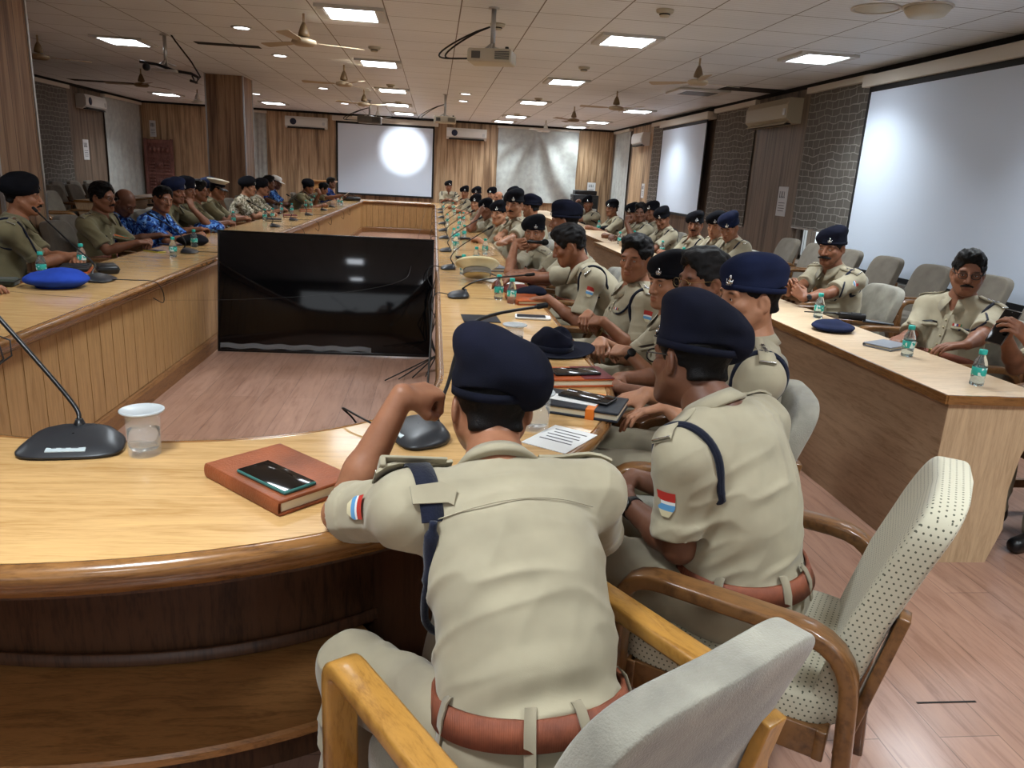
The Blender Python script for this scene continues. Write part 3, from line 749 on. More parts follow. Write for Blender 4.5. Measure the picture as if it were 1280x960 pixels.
        if badge:
            # small metal crest over the left eye: base bar, two side sprays, tall centre with a round top
            c = H(-.030, .094, .066); R_ = Rh@np.array(Matrix.Rotation(.32, 3, 'Z') @ Matrix.Rotation(.22, 3, 'X')); mb = KB(); q = (1, 1.15, 1.5)[lod]
            pt = lambda x_, y_, z_: c+R_@V3(x_*q, y_*q+.004, z_*q); Rm = Matrix(R_.tolist())
            mb.box(pt(0, 0, -.013), (.022*q, .005, .004*q), R=Rm); mb.ell(pt(0, 0, .010), (.006*q, .004, .010*q), Rm, 10, 8); mb.ell(pt(0, 0, -.003), (.0085*q, .004, .008*q), Rm, 10, 8)
            for s in (1, -1): mb.tube([pt(0, 0, -.012), pt(s*.012, 0, -.006), pt(s*.012, 0, .006)], [.003*q, .0028*q, .0015*q], 6)
            mb.put('beret_badge', M_SILVER, be)
    elif hat == 'peak':
        mb = KB(); RR = Matrix((Rh@np.array(Matrix.Rotation(.12, 3, 'X'))).tolist())
        mb.lathe([(.086, .0), (.088, .045), (.128, .075), (.132, .082), (.125, .090), (.06, .097), (0, .098)], H(0, -.012, .040), 32, R=RR, sx=.95, sy=1.08); pk = mb.put('peaked_cap', hm_)
        mb = KB(); mb.lathe([(.0875, 0), (.0885, .002), (.0895, .034), (.088, .036)], H(0, -.012, .042), 32, R=RR, sx=.95, sy=1.08); mb.put('cap_band', M_NAVY, pk)
        mb = KB(); rows = []
        for ring, dz in ((.088, .004), (.128, -.020), (.128, -.024), (.088, .0)):
            rows.append([H(ring*.95*math.sin(a), -.012+(.095+(ring-.088)*math.cos(a)*1.1)*math.cos(a)*1.08, .040+dz) for a in np.linspace(-1.1, 1.1, 16)])
        mb.grid(rows+[rows[0]]); mb.put('visor', M_BLACKP, pk)
    elif hat == 'cap':
        mb = KB(); mb.lathe([(.086, -.0), (.089, .03), (.084, .062), (.06, .085), (.0, .092)], H(0, -.012, .036), 24, R=Matrix(Rh.tolist()), sx=.95, sy=1.15); pk = mb.put('field_cap', hm_)
        mb = KB(); rows = []
        for ring, dz in ((.085, .004), (.14, -.014), (.14, -.018), (.085, .0)):
            rows.append([H(ring*.9*math.sin(a), -.012+(.10+(ring-.085)*math.cos(a))*math.cos(a)*1.15, .044+dz) for a in np.linspace(-1.0, 1.0, 12)])
        mb.grid(rows+[rows[0]]); mb.put('visor', hm_, pk)
    # ---- wrist wear
    for s in (1, -1):
        for key, m in (('watch', M_SILVER), ('band', M_STRAP)):
            if key+('L' if s < 0 else 'R') in extras:
                s0, E, W, sp = arms[s]; ax = nrm(W-E); c = W-ax*.018; a_ = nrm(np.cross(ax, up)+1e-6); b_ = np.cross(ax, a_); mb = KB(); n = 24; rows = []
                for (r_, dz) in ((.027, -.009), (.0315, -.009), (.0315, .009), (.027, .009)):
                    rows.append([c+(a_*math.cos(t)+b_*math.sin(t))*r_+ax*dz for t in np.linspace(0, 2*PI, n, endpoint=False)])
                mb.grid(rows+[rows[0]], closed=True); wa = mb.put('watch_strap', m)
                nrm_p = -V3(*sp['n']); nrm_p = nrm(nrm_p-ax*(nrm_p@ax)); mb = KB(); Mx = Matrix(np.stack([ax, np.cross(nrm_p, ax), nrm_p], 1).tolist())
                mb.lathe([(.019, 0), (.020, .002), (.020, .008), (.017, .010), (0, .010)], c+nrm_p*.027, 20, R=Mx); mb.put('watch_case', M_BLACKP if key == 'band' else M_SILVER, wa)
    o['_'] = 0; del o['_']
    return dict(o=o, arms=arms, hands=hands, Pv=Pv, B=B, fr=fr, FS=FS, FT=FT, shirt=shirt_o, S=S, N=N_, Rc=Rc, base=base, KB=KB, H=H, Rh=Rh, T=T, wp=wp, wu=wu, top=top, sm=sm, legs=legs)
# ------------------------------------------------------------------ the hall
def floor_mat():
    m = mat('reddish_laminate', (150, 104, 84), .32, spec=.45, coat=.15); N = NT(m)
    v = N.coords('World', (1, 1, 1), (0, 0, math.radians(90))); s = N.sep(v)
    br = N.n('ShaderNodeTexBrick'); br.inputs['Scale'].default_value = 1; br.inputs['Brick Width'].default_value = 1.25; br.inputs['Row Height'].default_value = .19
    br.inputs['Mortar Size'].default_value = .0018; br.inputs['Mortar Smooth'].default_value = .2; br.offset = .37
    br.inputs['Color1'].default_value = (*lin((168, 134, 116)), 1); br.inputs['Color2'].default_value = (*lin((156, 122, 104)), 1); br.inputs['Mortar'].default_value = (*lin((120, 94, 80)), 1)
    N.l(v, br.inputs['Vector'])
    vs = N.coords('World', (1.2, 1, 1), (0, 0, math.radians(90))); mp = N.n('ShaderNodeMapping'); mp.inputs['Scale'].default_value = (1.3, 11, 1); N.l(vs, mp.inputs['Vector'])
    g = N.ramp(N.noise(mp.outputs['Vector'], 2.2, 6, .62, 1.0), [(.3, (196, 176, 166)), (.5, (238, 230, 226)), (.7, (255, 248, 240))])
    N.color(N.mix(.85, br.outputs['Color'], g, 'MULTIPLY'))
    N.rough(N.math('ADD', N.math('MULTIPLY', N.noise(v, 3, 4), .25), .22)); return m
def ceil_mat():
    m = mat('cream_metal_ceiling_tile', (196, 188, 176), .55, spec=.4); N = NT(m); v = N.coords('World'); s = N.sep(v)
    gx = gap_mask(N, s[0], .695, .012, -.19); gy = gap_mask(N, s[1], .695, .012, .3)
    gm = N.math('MAXIMUM', gx, gy)
    f = N.noise(v, .9, 3); c = N.ramp(f, [(.3, (222, 225, 228)), (.7, (232, 235, 238))])
    fine = gap_mask(N, s[1], .0695, .012, .3)
    c = N.mix(N.math('MULTIPLY', fine, .14), c, (120, 114, 106))
    N.color(N.mix(gm, c, (112, 104, 96)))
    # ribbed gloss strip along the middle row of tiles
    a = N.math('MULTIPLY', N.math('GREATER_THAN', s[0], -.49), N.math('LESS_THAN', s[0], .90))
    N.bump(N.math('ADD', N.wave(N.coords('World'), 4.6, 0, 0, 1, 'Y'), N.math('MULTIPLY', gm, -1)), .10, .004)
    return m
def panel_mat(name, c1, c2, c3, rot=0, scale=1.0):
    """wavy vertical wood strips"""
    m = mat(name, c1, .5); N = NT(m); v = N.coords('World'); s = N.sep(v)
    across = N.math('ADD', s[0], s[1])
    cmb = N.n('ShaderNodeCombineXYZ'); N.l(N.math('MULTIPLY', across, 9*scale), cmb.inputs[0]); N.l(N.math('MULTIPLY', s[2], .5), cmb.inputs[2])
    f = N.noise(cmb.outputs[0], 1, 4, .6, .4); c = N.ramp(f, [(.34, c2), (.47, c1), (.56, c3), (.7, c1)])
    g = gap_mask(N, across, .16, .008)
    N.color(N.mix(N.math('MULTIPLY', g, .6), c, tuple(int(x*.45) for x in c2))); N.bump(N.math('MULTIPLY', g, -1), .4, .01); return m
def blind_mat(name, c1, c2):
    m = mat(name, c1, .9, spec=.1); N = NT(m); v = N.coords('World'); s = N.sep(v)
    across = N.math('ADD', s[0], s[1])
    warp = N.noise(v, 3, 2); cmb = N.n('ShaderNodeCombineXYZ'); N.l(N.math('ADD', across, N.math('MULTIPLY', warp, .09)), cmb.inputs[0]); N.l(N.math('ADD', s[2], N.math('MULTIPLY', N.noise(N.coords('World', (1, 1, 1), (.3, 0, 0)), 2.6, 2), .12)), cmb.inputs[1])
    br = N.n('ShaderNodeTexBrick'); br.inputs['Scale'].default_value = 1; br.inputs['Brick Width'].default_value = .15; br.inputs['Row Height'].default_value = .095
    br.inputs['Mortar Size'].default_value = .006; br.inputs['Mortar Smooth'].default_value = .3; br.offset = .41; br.squash = 1.4; br.squash_frequency = 3
    br.inputs['Color1'].default_value = (*lin(c1), 1); br.inputs['Color2'].default_value = (*lin(tuple(int(x*.93) for x in c1)), 1); br.inputs['Mortar'].default_value = (*lin(c2), 1)
    N.l(cmb.outputs[0], br.inputs['Vector']); N.color(br.outputs['Color']); N.bump(N.noise(v, 300, 2), .2, .002); return m
M_FLOOR = floor_mat(); M_CEIL = ceil_mat()
M_PANW = panel_mat('honey_wall_panel', (162, 132, 100), (116, 90, 66), (190, 160, 126))
M_PAND = panel_mat('umber_wall_panel', (112, 96, 82), (84, 70, 60), (128, 110, 94))
M_COLW = panel_mat('walnut_column_panel', (138, 106, 80), (94, 68, 50), (164, 132, 102), scale=.8)
M_BLIND = blind_mat('grey_patterned_blind', (112, 107, 101), (158, 154, 146))
M_CURT = m_cloth('pale_grey_curtain', (166, 168, 163), .9)
M_PLAST = mat('wall_plaster', (150, 136, 118), .8)
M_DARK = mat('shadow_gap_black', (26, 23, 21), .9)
M_ALU = mat('brushed_aluminium', (190, 190, 188), .35, metal=.9)
M_SCREEN = mat('projection_screen_fabric', (212, 222, 236), .75, spec=.2)
M_SBORD = mat('screen_border_black', (20, 20, 22), .7)
M_CASE = mat('cream_powder_coat', (206, 198, 184), .5)
def bxx(mb, x0, x1, y0, y1, z0, z1, bev=0): return mb.box(((x0+x1)/2, (y0+y1)/2, (z0+z1)/2), (abs(x1-x0), abs(y1-y0), abs(z1-z0)), bev=bev)
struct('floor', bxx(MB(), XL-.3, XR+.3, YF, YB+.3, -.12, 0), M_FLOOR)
struct('ceiling', bxx(MB(), XL-.3, XR+.3, YF, YB+.3, ZC, ZC+.12), M_CEIL)
struct('wall_back', bxx(MB(), XL-.3, XR+.3, YB, YB+.3, 0, ZC), M_PANW)
# left wall (windows are covered), right wall with a real window opening under the near blind
struct('wall_left', bxx(MB(), XL-.3, XL, YF, YB, 0, ZC), M_PAND)
wy0, wy1, wz0, wz1 = 7.0, 10.35, .62, 2.5
mb = MB(); bxx(mb, XR, XR+.3, YF, wy0, 0, ZC); bxx(mb, XR, XR+.3, wy1, YB, 0, ZC); bxx(mb, XR, XR+.3, wy0, wy1, 0, wz0); bxx(mb, XR, XR+.3, wy0, wy1, wz1, ZC); struct('wall_right', mb, M_PAND)
mb = MB()
for (a, b) in ((wy0, wy0+.06), (wy0+1.5, wy0+1.56), (wy0+2.3, wy0+2.36), (wy1-.06, wy1)): bxx(mb, XR+.08, XR+.14, a, b, wz0, wz1)
bxx(mb, XR+.08, XR+.14, wy0, wy1, wz0, wz0+.06); bxx(mb, XR+.08, XR+.14, wy0, wy1, wz1-.06, wz1)
win = struct('window_1', mb, M_ALU); g = bxx(MB(), XR+.10, XR+.11, wy0+.06, wy1-.06, wz0+.06, wz1-.06).build('window_glass', mat('window_glass', (240, 245, 245), .02, trans=1, ior=1.05), win)
bxx(MB(), XR-.03, XR+.05, wy0-.05, wy1+.05, wz0-.05, wz0).build('window_sill', M_CASE, win)
# dark strips painting in the cornice shadow under the ceiling edge
for nm, a in (('cornice_shade_1', (XL, XR, YB-.05, YB, ZC-.05, ZC)), ('cornice_shade_2', (XL, XL+.05, YF, YB-.05, ZC-.05, ZC)), ('cornice_shade_3', (XR-.05, XR, YF, YB-.05, ZC-.05, ZC))): struct(nm, bxx(MB(), *a), M_DARK)
for nm, a in (('baseboard_back', (XL, XR, YB-.02, YB, 0, .1)), ('baseboard_left', (XL, XL+.02, YF, YB-.02, 0, .1)), ('baseboard_right', (XR-.02, XR, YF, YB-.02, 0, .1))): struct(nm, bxx(MB(), *a), M_COLW)
# unseen wall added behind the camera, its opening sized to let in fill light
mb = MB(); bxx(mb, XL-.3, -3.2, YF-.2, YF, 0, ZC); bxx(mb, 1.6, XR+.3, YF-.2, YF, 0, ZC); bxx(mb, -3.2, 1.6, YF-.2, YF, 0, .85); bxx(mb, -3.2, 1.6, YF-.2, YF, 2.35, ZC); struct('wall_fill', mb, M_PAND)
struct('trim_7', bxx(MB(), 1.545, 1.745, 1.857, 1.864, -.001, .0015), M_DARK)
# columns
for i, yf in enumerate((7.08, 15.05)):
    c = struct('column' if i == 0 else 'column.001', bxx(MB(), -4.0, -3.36, yf-.66, yf, 0, ZC), M_COLW)
    mb = MB(); bxx(mb, -3.372, -3.348, yf-.012, yf+.012, 0, ZC); bxx(mb, -3.372, -3.348, yf-.672, yf-.648, 0, ZC); bxx(mb, -4.012, -3.988, yf-.672, yf-.648, 0, ZC); mb.build('corner_strip', M_ALU, c)
# flat black sheets painting the shade inside open ceiling tile gaps
for (u, v, ln, wd) in ((940, 112, .9, .45), (285, 56, .8, .2), (130, 102, 1.3, .35)):
    p = atz(u, v, ZC); struct('slot_shade', bxx(MB(), p[0]-ln/2, p[0]+ln/2, p[1]-wd/2, p[1]+wd/2, ZC-.006, ZC-.001), M_DARK)
# honey panels on the side walls near the back
struct('trim_5', bxx(MB(), XR-.015, XR-.001, 17.4, 20.0, .1, ZC-.05), M_PANW)
struct('trim_6', bxx(MB(), XR-.015, XR-.001, 10.42, 12.6, .1, ZC-.05), M_PAND)

# ---- curtains and blinds
def curtain(label, x0, x1, y, z0, z1, amp=.035, waves=9, group=None, pulled=False, axis='x', sgn=-1):
    mb = MB(); nu, nv = 70, 24; rows = []
    for off in (0, .004):
        for j in range(nv+1):
            t = j/nv; row = []
            for i in range(nu+1):
                s = i/nu; d = amp*math.sin(s*waves*2*PI+math.sin(t*3)*.6)*(.25+.75*(1-t))+amp*.5*math.sin(s*waves*3.7+t*2)
                if pulled:
                    an = math.atan2((s-.44)*1.5, 1.06-t); d += .085*math.sin(an*11+1.2*math.sin(t*4))*min(1, (1.06-t)*2.2)*(1-.35*t)
                row.append((d, s, z0+(z1-z0)*t))
            rows.append([((x0+(x1-x0)*s, y+sgn*(abs(amp)*1.6+(.09 if pulled else 0)+d)+off, z) if axis == 'x' else (y+sgn*(abs(amp)*1.6+d)+off, x0+(x1-x0)*s, z)) for d, s, z in row])
    mb.grid(rows[:nv+1]); mb.grid([r[::-1] for r in rows[nv+1:]]); o = mb.build('curtain', M_CURT); tag(o, label, 'curtain', group)
    mb = MB()
    if axis == 'x': bxx(mb, min(x0, x1)-.02, max(x0, x1)+.02, y-.10, y, z1, z1+.06)
    else: bxx(mb, min(y, y+sgn*.10), max(y, y+sgn*.10), min(x0, x1)-.02, max(x0, x1)+.02, z1, z1+.06)
    mb.build('curtain_rail', M_CASE, o); return o
curtain('wide pale grey curtain hanging in a swag on the back wall', 1.75, 4.05, YB, .85, ZC-.12, .018, 5, pulled=True)
curtain('pale grey curtain on the back wall just left of the second wooden column', -6.05, -4.95-.1, YB, .5, ZC-.12, .02, 6)
curtain('narrow pale grey curtain strip right of the second wooden column', -4.98, -4.62, YB, .5, ZC-.12, .02, 3)
curtain('pale grey curtain on the left wall beyond the air conditioner', 19.8, 22.1, XL, .5, ZC-.12, .02, 6, axis='y', sgn=1)
curtain('pale grey curtain in the far right corner beside the small air conditioner', 20.2, 21.95, XR, .5, ZC-.12, .02, 6, axis='y', sgn=-1)
def blind(label, y0, y1, z0, x, sgn, rail=True):
    mb = MB(); bxx(mb, min(x, x+sgn*.03), max(x, x+sgn*.03)-.001, y0, y1, z0, ZC-.12)
    # gentle billow
    mb = MB(); rows = []
    for j in range(13):
        t = j/12; rows.append([(x+sgn*(.03+.012*math.sin(i*.9+t*2)*(1-t)), y0+(y1-y0)*i/16, z0+(ZC-.12-z0)*t) for i in range(17)])
    back = [[(p[0]-sgn*.004, p[1], p[2]) for p in r] for r in rows]
    mb.grid(rows); mb.grid([r[::-1] for r in back]); o = mb.build('roller_blind', M_BLIND); tag(o, label, 'blind', 'grey patterned roller blinds')
    bxx(MB(), min(x, x+sgn*.09), max(x, x+sgn*.09), y0-.02, y1+.02, ZC-.13, ZC-.055).build('head_rail', M_CASE, o)
    bxx(MB(), x+sgn*.03-.01, x+sgn*.03+.01, y0, y1, z0-.02, z0).build('bottom_bar', M_ALU, o); return o
blind('grey brick-patterned blind between the near right screen and the dusty air conditioner', 8.93, 10.45, 1.06, XR, -1)
blind('grey patterned blind between the dusty air conditioner and the farther right screen', 12.2, 14.0, .95, XR, -1)
blind('grey patterned blind left of the farther right screen', 17.1, 18.1, .5, XR, -1)
blind('dark grey patterned blind on the left wall beside the near column', 15.5, 18.0, .55, XL, 1)
# ---- projection screens
def screen(label, axis, c0, c1, z0, z1, pos, case_out=.12, wall=None):
    """c0..c1 along the wall; pos = plane of the cloth"""
    o = empty('projection_screen', ((c0+c1)/2, pos, z0) if axis == 'x' else (pos, (c0+c1)/2, z0), 0, label, 'screen'); L = o.location
    def bb(name, a0, a1, d0, d1, zz0, zz1, m, bev=0):
        mb = MB()
        if axis == 'x': bxx(mb, a0-L.x, a1-L.x, d0-L.y, d1-L.y, zz0-L.z, zz1-L.z, bev)
        else: bxx(mb, d0-L.x, d1-L.x, a0-L.y, a1-L.y, zz0-L.z, zz1-L.z, bev)
        return mb.build(name, m, o)
    s = 1 if pos > 0 else -1
    bb('screen_cloth', c0+.05, c1-.05, pos, pos+.004, z0+.05, z1, M_SCREEN)
    bb('screen_border', c0, c0+.05, pos-.001, pos+.005, z0, z1, M_SBORD); bb('screen_border', c1-.05, c1, pos-.001, pos+.005, z0, z1, M_SBORD); bb('bottom_bar', c0, c1, pos-.012, pos+.016, z0, z0+.05, M_SBORD)
    bb('case', c0-.10, c1+.10, pos-.05, wall if wall else pos+.06, z1+.02, z1+.15, M_CASE, .01)
    bb('top_border', c0, c1, pos-.001, pos+.005, z1-.04, z1+.02, M_SBORD)
    return o
screen('large white projection screen on the right wall, nearest the camera', 'y', 3.4, 8.80, .66, 2.72, XR-.14, wall=XR-.01)
screen('tall white projection screen on the right wall, farther from the camera', 'y', 14.15, 17.0, .95, 2.72, XR-.14, wall=XR-.01)
screen('white projection screen with a bright round light spot on the back wall', 'x', -2.74, -.03, .80, 2.74, YB-.10, wall=YB-.01)
# ---- air conditioners
M_ACW = mat('air_conditioner_white', (214, 212, 206), .35); M_ACG = mat('air_conditioner_old_cream', (176, 164, 140), .45); M_STICK = mat('sticker_dark_blue', (30, 38, 62), .5); M_SLOT = mat('vent_slot_dark', (30, 28, 27), .6)
def aircon(label, c, w, axis, sgn, m=M_ACW, sticker=True, h=.30, d=.22):
    """wall unit; sgn = direction out of the wall"""
    o = empty('air_conditioner', c, 0, label, 'air conditioner', 'wall air conditioners'); rz = {('x', -1): 0, ('y', -1): -PI/2, ('y', 1): PI/2}[(axis, sgn)]; o.rotation_euler = (0, 0, rz)
    prof = [(0, 0), (-d*.6, 0), (-d*.98, .07), (-d, h*.75), (-d*.85, h), (0, h)]
    mb = MB(); n = len(prof); vs = [(-w/2, y, z) for y, z in prof]+[(w/2, y, z) for y, z in prof]
    mb.add(vs, [tuple(range(n)), tuple(reversed(range(n, 2*n)))]+[(i, n+i, n+(i+1) % n, (i+1) % n) for i in range(n)]); mb.build('body', m, o)
    bxx(MB(), -w/2+.06, w/2-.06, -d*.80-.01, -d*.55, -.012, .006).build('outlet_slot', M_SLOT, o)
    mb = MB(); R = Matrix.Rotation(math.radians(35), 3, 'X'); mb.box((0, -d*.82, .02), (w-.14, .10, .008), R=R); mb.build('louvre', M_SLOT if m is M_ACW else m, o)
    mb = MB(); mb.box((w/2-.09, -d-.002, h*.45), (.07, .006, .09)); mb.build('display_panel', M_ALU, o)
    if sticker:
        mb = MB(); mb.lathe([(.0, 0), (.085, 0), (.085, .003), (0, .003)], (-w/2+.22, -d-.002, h*.55), 24, R=Matrix.Rotation(PI/2, 3, 'X')); mb.build('round_sticker', M_STICK, o)
    return o
aircon('white split air conditioner with dark round sticker, left of the back screen', (-3.53, YB, 2.50), 1.12, 'x', -1)
aircon('white split air conditioner with dark round sticker, right of the back screen', (.86, YB, 2.46), 1.12, 'x', -1)
aircon('white split air conditioner with round sticker on the left wall', (XL, 19.0, 2.48), 1.1, 'y', 1)
aircon('dusty cream air conditioner on the right wall between two patterned blinds', (XR, 11.40, 2.46), 1.45, 'y', -1, M_ACG, False, h=.34, d=.24)
aircon('small white air conditioner high in the far right corner', (XR, 18.9, 2.42), 1.0, 'y', -1, M_ACW, False)
for (y0, y1) in ((10.35, 10.5), (10.9, 11.1), (11.5, 11.7)):
    pass
# ---- notices and the carved screen
M_PAPER = mat('notice_paper', (206, 206, 206), .7); M_INK = mat('printed_ink', (70, 70, 76), .8)
def notice(label, c, axis, sgn, w=.24, h=.34):
    o = empty('paper_notice', c, {('x', -1): 0, ('y', -1): -PI/2, ('y', 1): PI/2}[(axis, sgn)], label, 'notice', 'paper notices on the walls')
    bxx(MB(), -w/2, w/2, -.006, .001, 0, h).build('sheet', M_PAPER, o); mb = MB()
    for k, (a, b) in enumerate(((-.3, -.2), (-.14, -.08), (-.02, .08), (.14, .22))):
        bxx(mb, a*w*1.1, a*w*1.1+.014, -.008, -.005, h*.62, h*.84); bxx(mb, a*w*1.1, b*w*1.1, -.008, -.005, h*.62, h*.66)
    for k in range(4): bxx(mb, -w*.33, w*(.34-.06*(k % 2)), -.008, -.005, h*(.44-.09*k), h*(.46-.09*k))
    mb.build('printing', M_INK, o); return o
notice('white paper notice on the brown panel under the dusty air conditioner', (XR-.016, 10.9, 1.18), 'y', -1, .30, .42)
notice('white paper notice on the far honey panel of the right wall', (XR-.016, 18.6, 1.2), 'y', -1)
notice('white paper notice on the left wall under the air conditioner', (XL, 18.75, 1.38), 'y', 1, .28, .44)
notice('white paper notice on the far back wall near the right corner', (4.55, YB, 1.15), 'x', -1)
notice('white paper notice above the carved red wooden screen', (-7.62, YB, 2.05), 'x', -1, .16, .42)
M_CARV = m_wood('carved_red_wood', (124, 82, 74), (84, 54, 48), (6, 6, 1), .5)
cv = empty('carved_screen', (-7.38, YB-.35, 0), 0, 'carved reddish-brown wooden panel standing against the far left back wall', 'carved panel')
mb = MB(); bxx(mb, -.34, .34, -.02, .02, 0, 1.98, .01); mb.build('board', M_CARV, cv)
mb = MB()
for (z0, z1) in ((.05, .12), (.62, .70), (1.06, 1.14), (1.50, 1.58), (1.88, 1.97)): bxx(mb, -.34, .34, -.045, -.018, z0, z1, .006)
bxx(mb, -.37, -.30, -.06, .03, 0, 2.0, .008); bxx(mb, .30, .37, -.04, .03, 0, 2.0, .008); mb.build('frame_rails', M_CARV, cv)
mb = MB(); RX = Matrix.Rotation(PI/2, 3, 'X')
for zc in (.38, .88, 1.32):
    mb = MB()
    for xx in (-.19, .19):
        for k in range(4): mb.box((xx, -.045, zc-.13+.085*k), (.13, .06, .040), bev=.008)
    mb.lathe([(.05, 0), (.10, 0), (.10, .03), (.06, .03)], (0, -.018, zc), 18, R=RX); mb.ell((0, -.05, zc), (.06, .05, .06)); mb.build('carved_panel', M_CARV, cv)
mb = MB()
for k in range(5): mb.ell(((k-2)*.11, -.04, 1.72), (.058, .05, .075))
mb.build('carved_crest', M_CARV, cv)
le = empty('lectern', (-2.98, 21.55, 0), 0, 'light wooden lectern against the back wall, left of the back screen', 'lectern'); M_LEC = m_wood('lectern_wood', (176, 128, 78), (140, 96, 56), (2, 2, 9))
bxx(MB(), -.26, .26, -.2, .2, 0, 1.12, .01).build('body', M_LEC, le); bxx(MB(), -.32, .32, -.27, .23, 1.12, 1.16, .008).build('sloped_top', M_LEC, le); bxx(MB(), -.30, .30, -.24, .22, 0, .09, .008).build('plinth', M_LEC, le)
# loudspeaker stack by the right corner
sp_ = empty('amplifier_rack', (4.25, 21.7, 0), 0, 'black sound equipment rack standing in the far right corner', 'equipment rack')
bxx(MB(), -.36, .36, -.25, .25, .0, 1.15, .02).build('cabinet', M_BLACKP, sp_)
for k, z in enumerate((.30, .58, .86)): bxx(MB(), -.32, .32, -.262, -.25, z, z+.2, .005).build('front_panel', M_ALU if k == 1 else M_STRAP, sp_)
mb = MB(); mb.tube([(-.36, 0, .95), (-.41, 0, .95), (-.41, 0, 1.05), (-.36, 0, 1.05)], .012); mb.build('handle', M_ALU, sp_)
mb = MB(); mb.box((0, 0, 1.21), (.62, .42, .12), bev=.02); mb.build('top_unit', M_BLACKP, sp_)

# ------------------------------------------------------------------ ceiling fittings
LIGHT_W = 1.0
M_TUBE = mat('lit_diffuser', (255, 255, 255), .5, emit=(238, 246, 255), estr=14.0)
M_DOWN = mat('lit_downlight', (255, 255, 255), .5, emit=(246, 250, 255), estr=10.0)
M_LFRAME = mat('light_frame_white', (200, 198, 192), .4)
def ceiling_light(x, y, label, group='square ceiling light panels', power=1.0, spot=False):
    o = empty('ceiling_light', (x, y, ZC), 0, label, 'ceiling light', group)
    mb = MB()
    bxx(mb, -.32, -.23, -.30, .30, -.030, -.0005); bxx(mb, .23, .32, -.30, .30, -.030, -.0005); bxx(mb, -.23, .23, -.30, -.27, -.030, -.0005); bxx(mb, -.23, .23, .27, .30, -.030, -.0005); mb.build('frame', M_LFRAME, o)
    [bxx(MB(), sx*.305, sx*.245, -.24, .24, -.034, -.028).build('side_strip', M_PAPER, o) for sx in (-1, 1)]
    bxx(MB(), -.23, .23, -.27, .27, -.024, -.0005).build('diffuser', M_TUBE, o)
    l = bpy.data.lights.new('panel_lamp', 'AREA'); l.shape = 'RECTANGLE'; l.size = .46; l.size_y = .54; l.energy = 34*power*LIGHT_W; l.color = (.86, .95, 1.0); l.spread = math.radians(122)
    lo = bpy.data.objects.new('panel_lamp', l); COL.objects.link(lo); lo.location = (x, y, ZC-.028)
    return o
PL = [(440, 15, 'in the nearest row, left of the hanging near projector'), (784, 49, 'in the nearest row, right of the hanging near projector'), (1022, 71, 'nearest to the large right screen'),
      (155, 50, 'left of the cabled bracket'), (474, 78, 'second in the row above the U table'), (708, 101, 'second in the row right of the near projector'), (491, 112, 'third in the row above the U table'), (497, 130, 'fourth in the row above the U table'), (505, 141, 'fifth and last in the row above the U table'),
      (667, 127, 'third in the row right of the near projector'), (797, 138, 'beside the fan near the farther right screen'), (645, 145, 'fourth in the row right of the near projector'), (630, 151, 'fifth and last in the row right of the near projector'), (747, 152, 'near the far right corner, nearer of two'), (720, 158, 'near the far right corner, farther of two'),
      (208, 117, 'over the far left corner'), (342, 128, 'just right of the second column by the back wall')]
for u, v, w in PL:
    p = atz(u, v, ZC); ceiling_light(p[0], min(p[1], YB-.5), 'lit square ceiling panel '+w)
for (x, y) in ((-.82, 4.5), (1.93, 4.6), (4.05, 4.8), (-.82, 1.0), (1.93, 1.0), (4.05, 1.0), (-4.05, 3.5), (-.82, -1.6), (2.0, -1.6)):
    ceiling_light(x, y, 'lit square ceiling panel above or behind the camera', 'light panels above the near end')
for u, v, w in ((302, 34, 'nearest of the row over the left table arm'), (350, 69, 'second of the row over the left table arm'), (404, 110, 'third of the row over the left table arm'), (431, 129, 'farthest of the row over the left table arm'), (320, 117, 'beside the second column'), (582, 117, 'nearer of the pair by the farther projector'), (579, 126, 'farther of the pair by the farther projector')):
    p = atz(u, v, ZC); o = empty('downlight', tuple(p), 0, 'small round lit downlight, '+w, 'downlight', 'round recessed downlights')
    MB().lathe([(.085, -.012), (.115, -.010), (.115, -.0005), (.085, -.0005)], n=24, caps=False).build('trim_ring', M_LFRAME, o); MB().lathe([(.0, -.008), (.088, -.008), (.088, -.0005), (0, -.0005)], n=24).build('lens', M_DOWN, o)
# ---- fans
M_FANB = mat('fan_cream_metal', (170, 150, 122), .45); M_FAND = mat('fan_brown_metal', (120, 96, 66), .45)
def fan(u, v, label, a0=0.3, m=M_FANB, drop=.27):
    # v is the hub's height in the photo: solve for the spot where the hub hangs
    p = atz(u, v, ZC-drop); o = empty('ceiling_fan', (p[0], p[1], ZC), a0, label, 'ceiling fan', 'ceiling fans')
    MB().lathe([(.012, -drop+.05), (.012, 0)], n=10).build('rod', M_FANB, o)
    MB().lathe([(.014, -drop+.055), (.055, -drop+.065), (.054, -drop+.09), (.034, -drop+.15), (.014, -drop+.19)], n=20).build('canopy', M_FAND if m is not M_ACW else m, o)
    MB().lathe([(.02, -drop-.025), (.09, -drop-.022), (.125, -drop+.002), (.115, -drop+.028), (.05, -drop+.045), (.02, -drop+.05)], n=24).build('motor_housing', m, o)
    for k in range(3):
        a = 2*PI*k/3; R = Matrix.Rotation(a, 3, 'Z') @ Matrix.Rotation(.16, 3, 'X'); mb = MB()
        out = [(.13, -.022), (.24, -.045), (.58, -.062), (.60, -.045), (.60, .045), (.58, .060), (.24, .040), (.13, .022)]
        M4 = R.to_4x4(); M4.translation = Vector((0, 0, -drop+.01)); mb.prism(out, -.002, .002, M4); mb.build('blade', m, o)
    return o
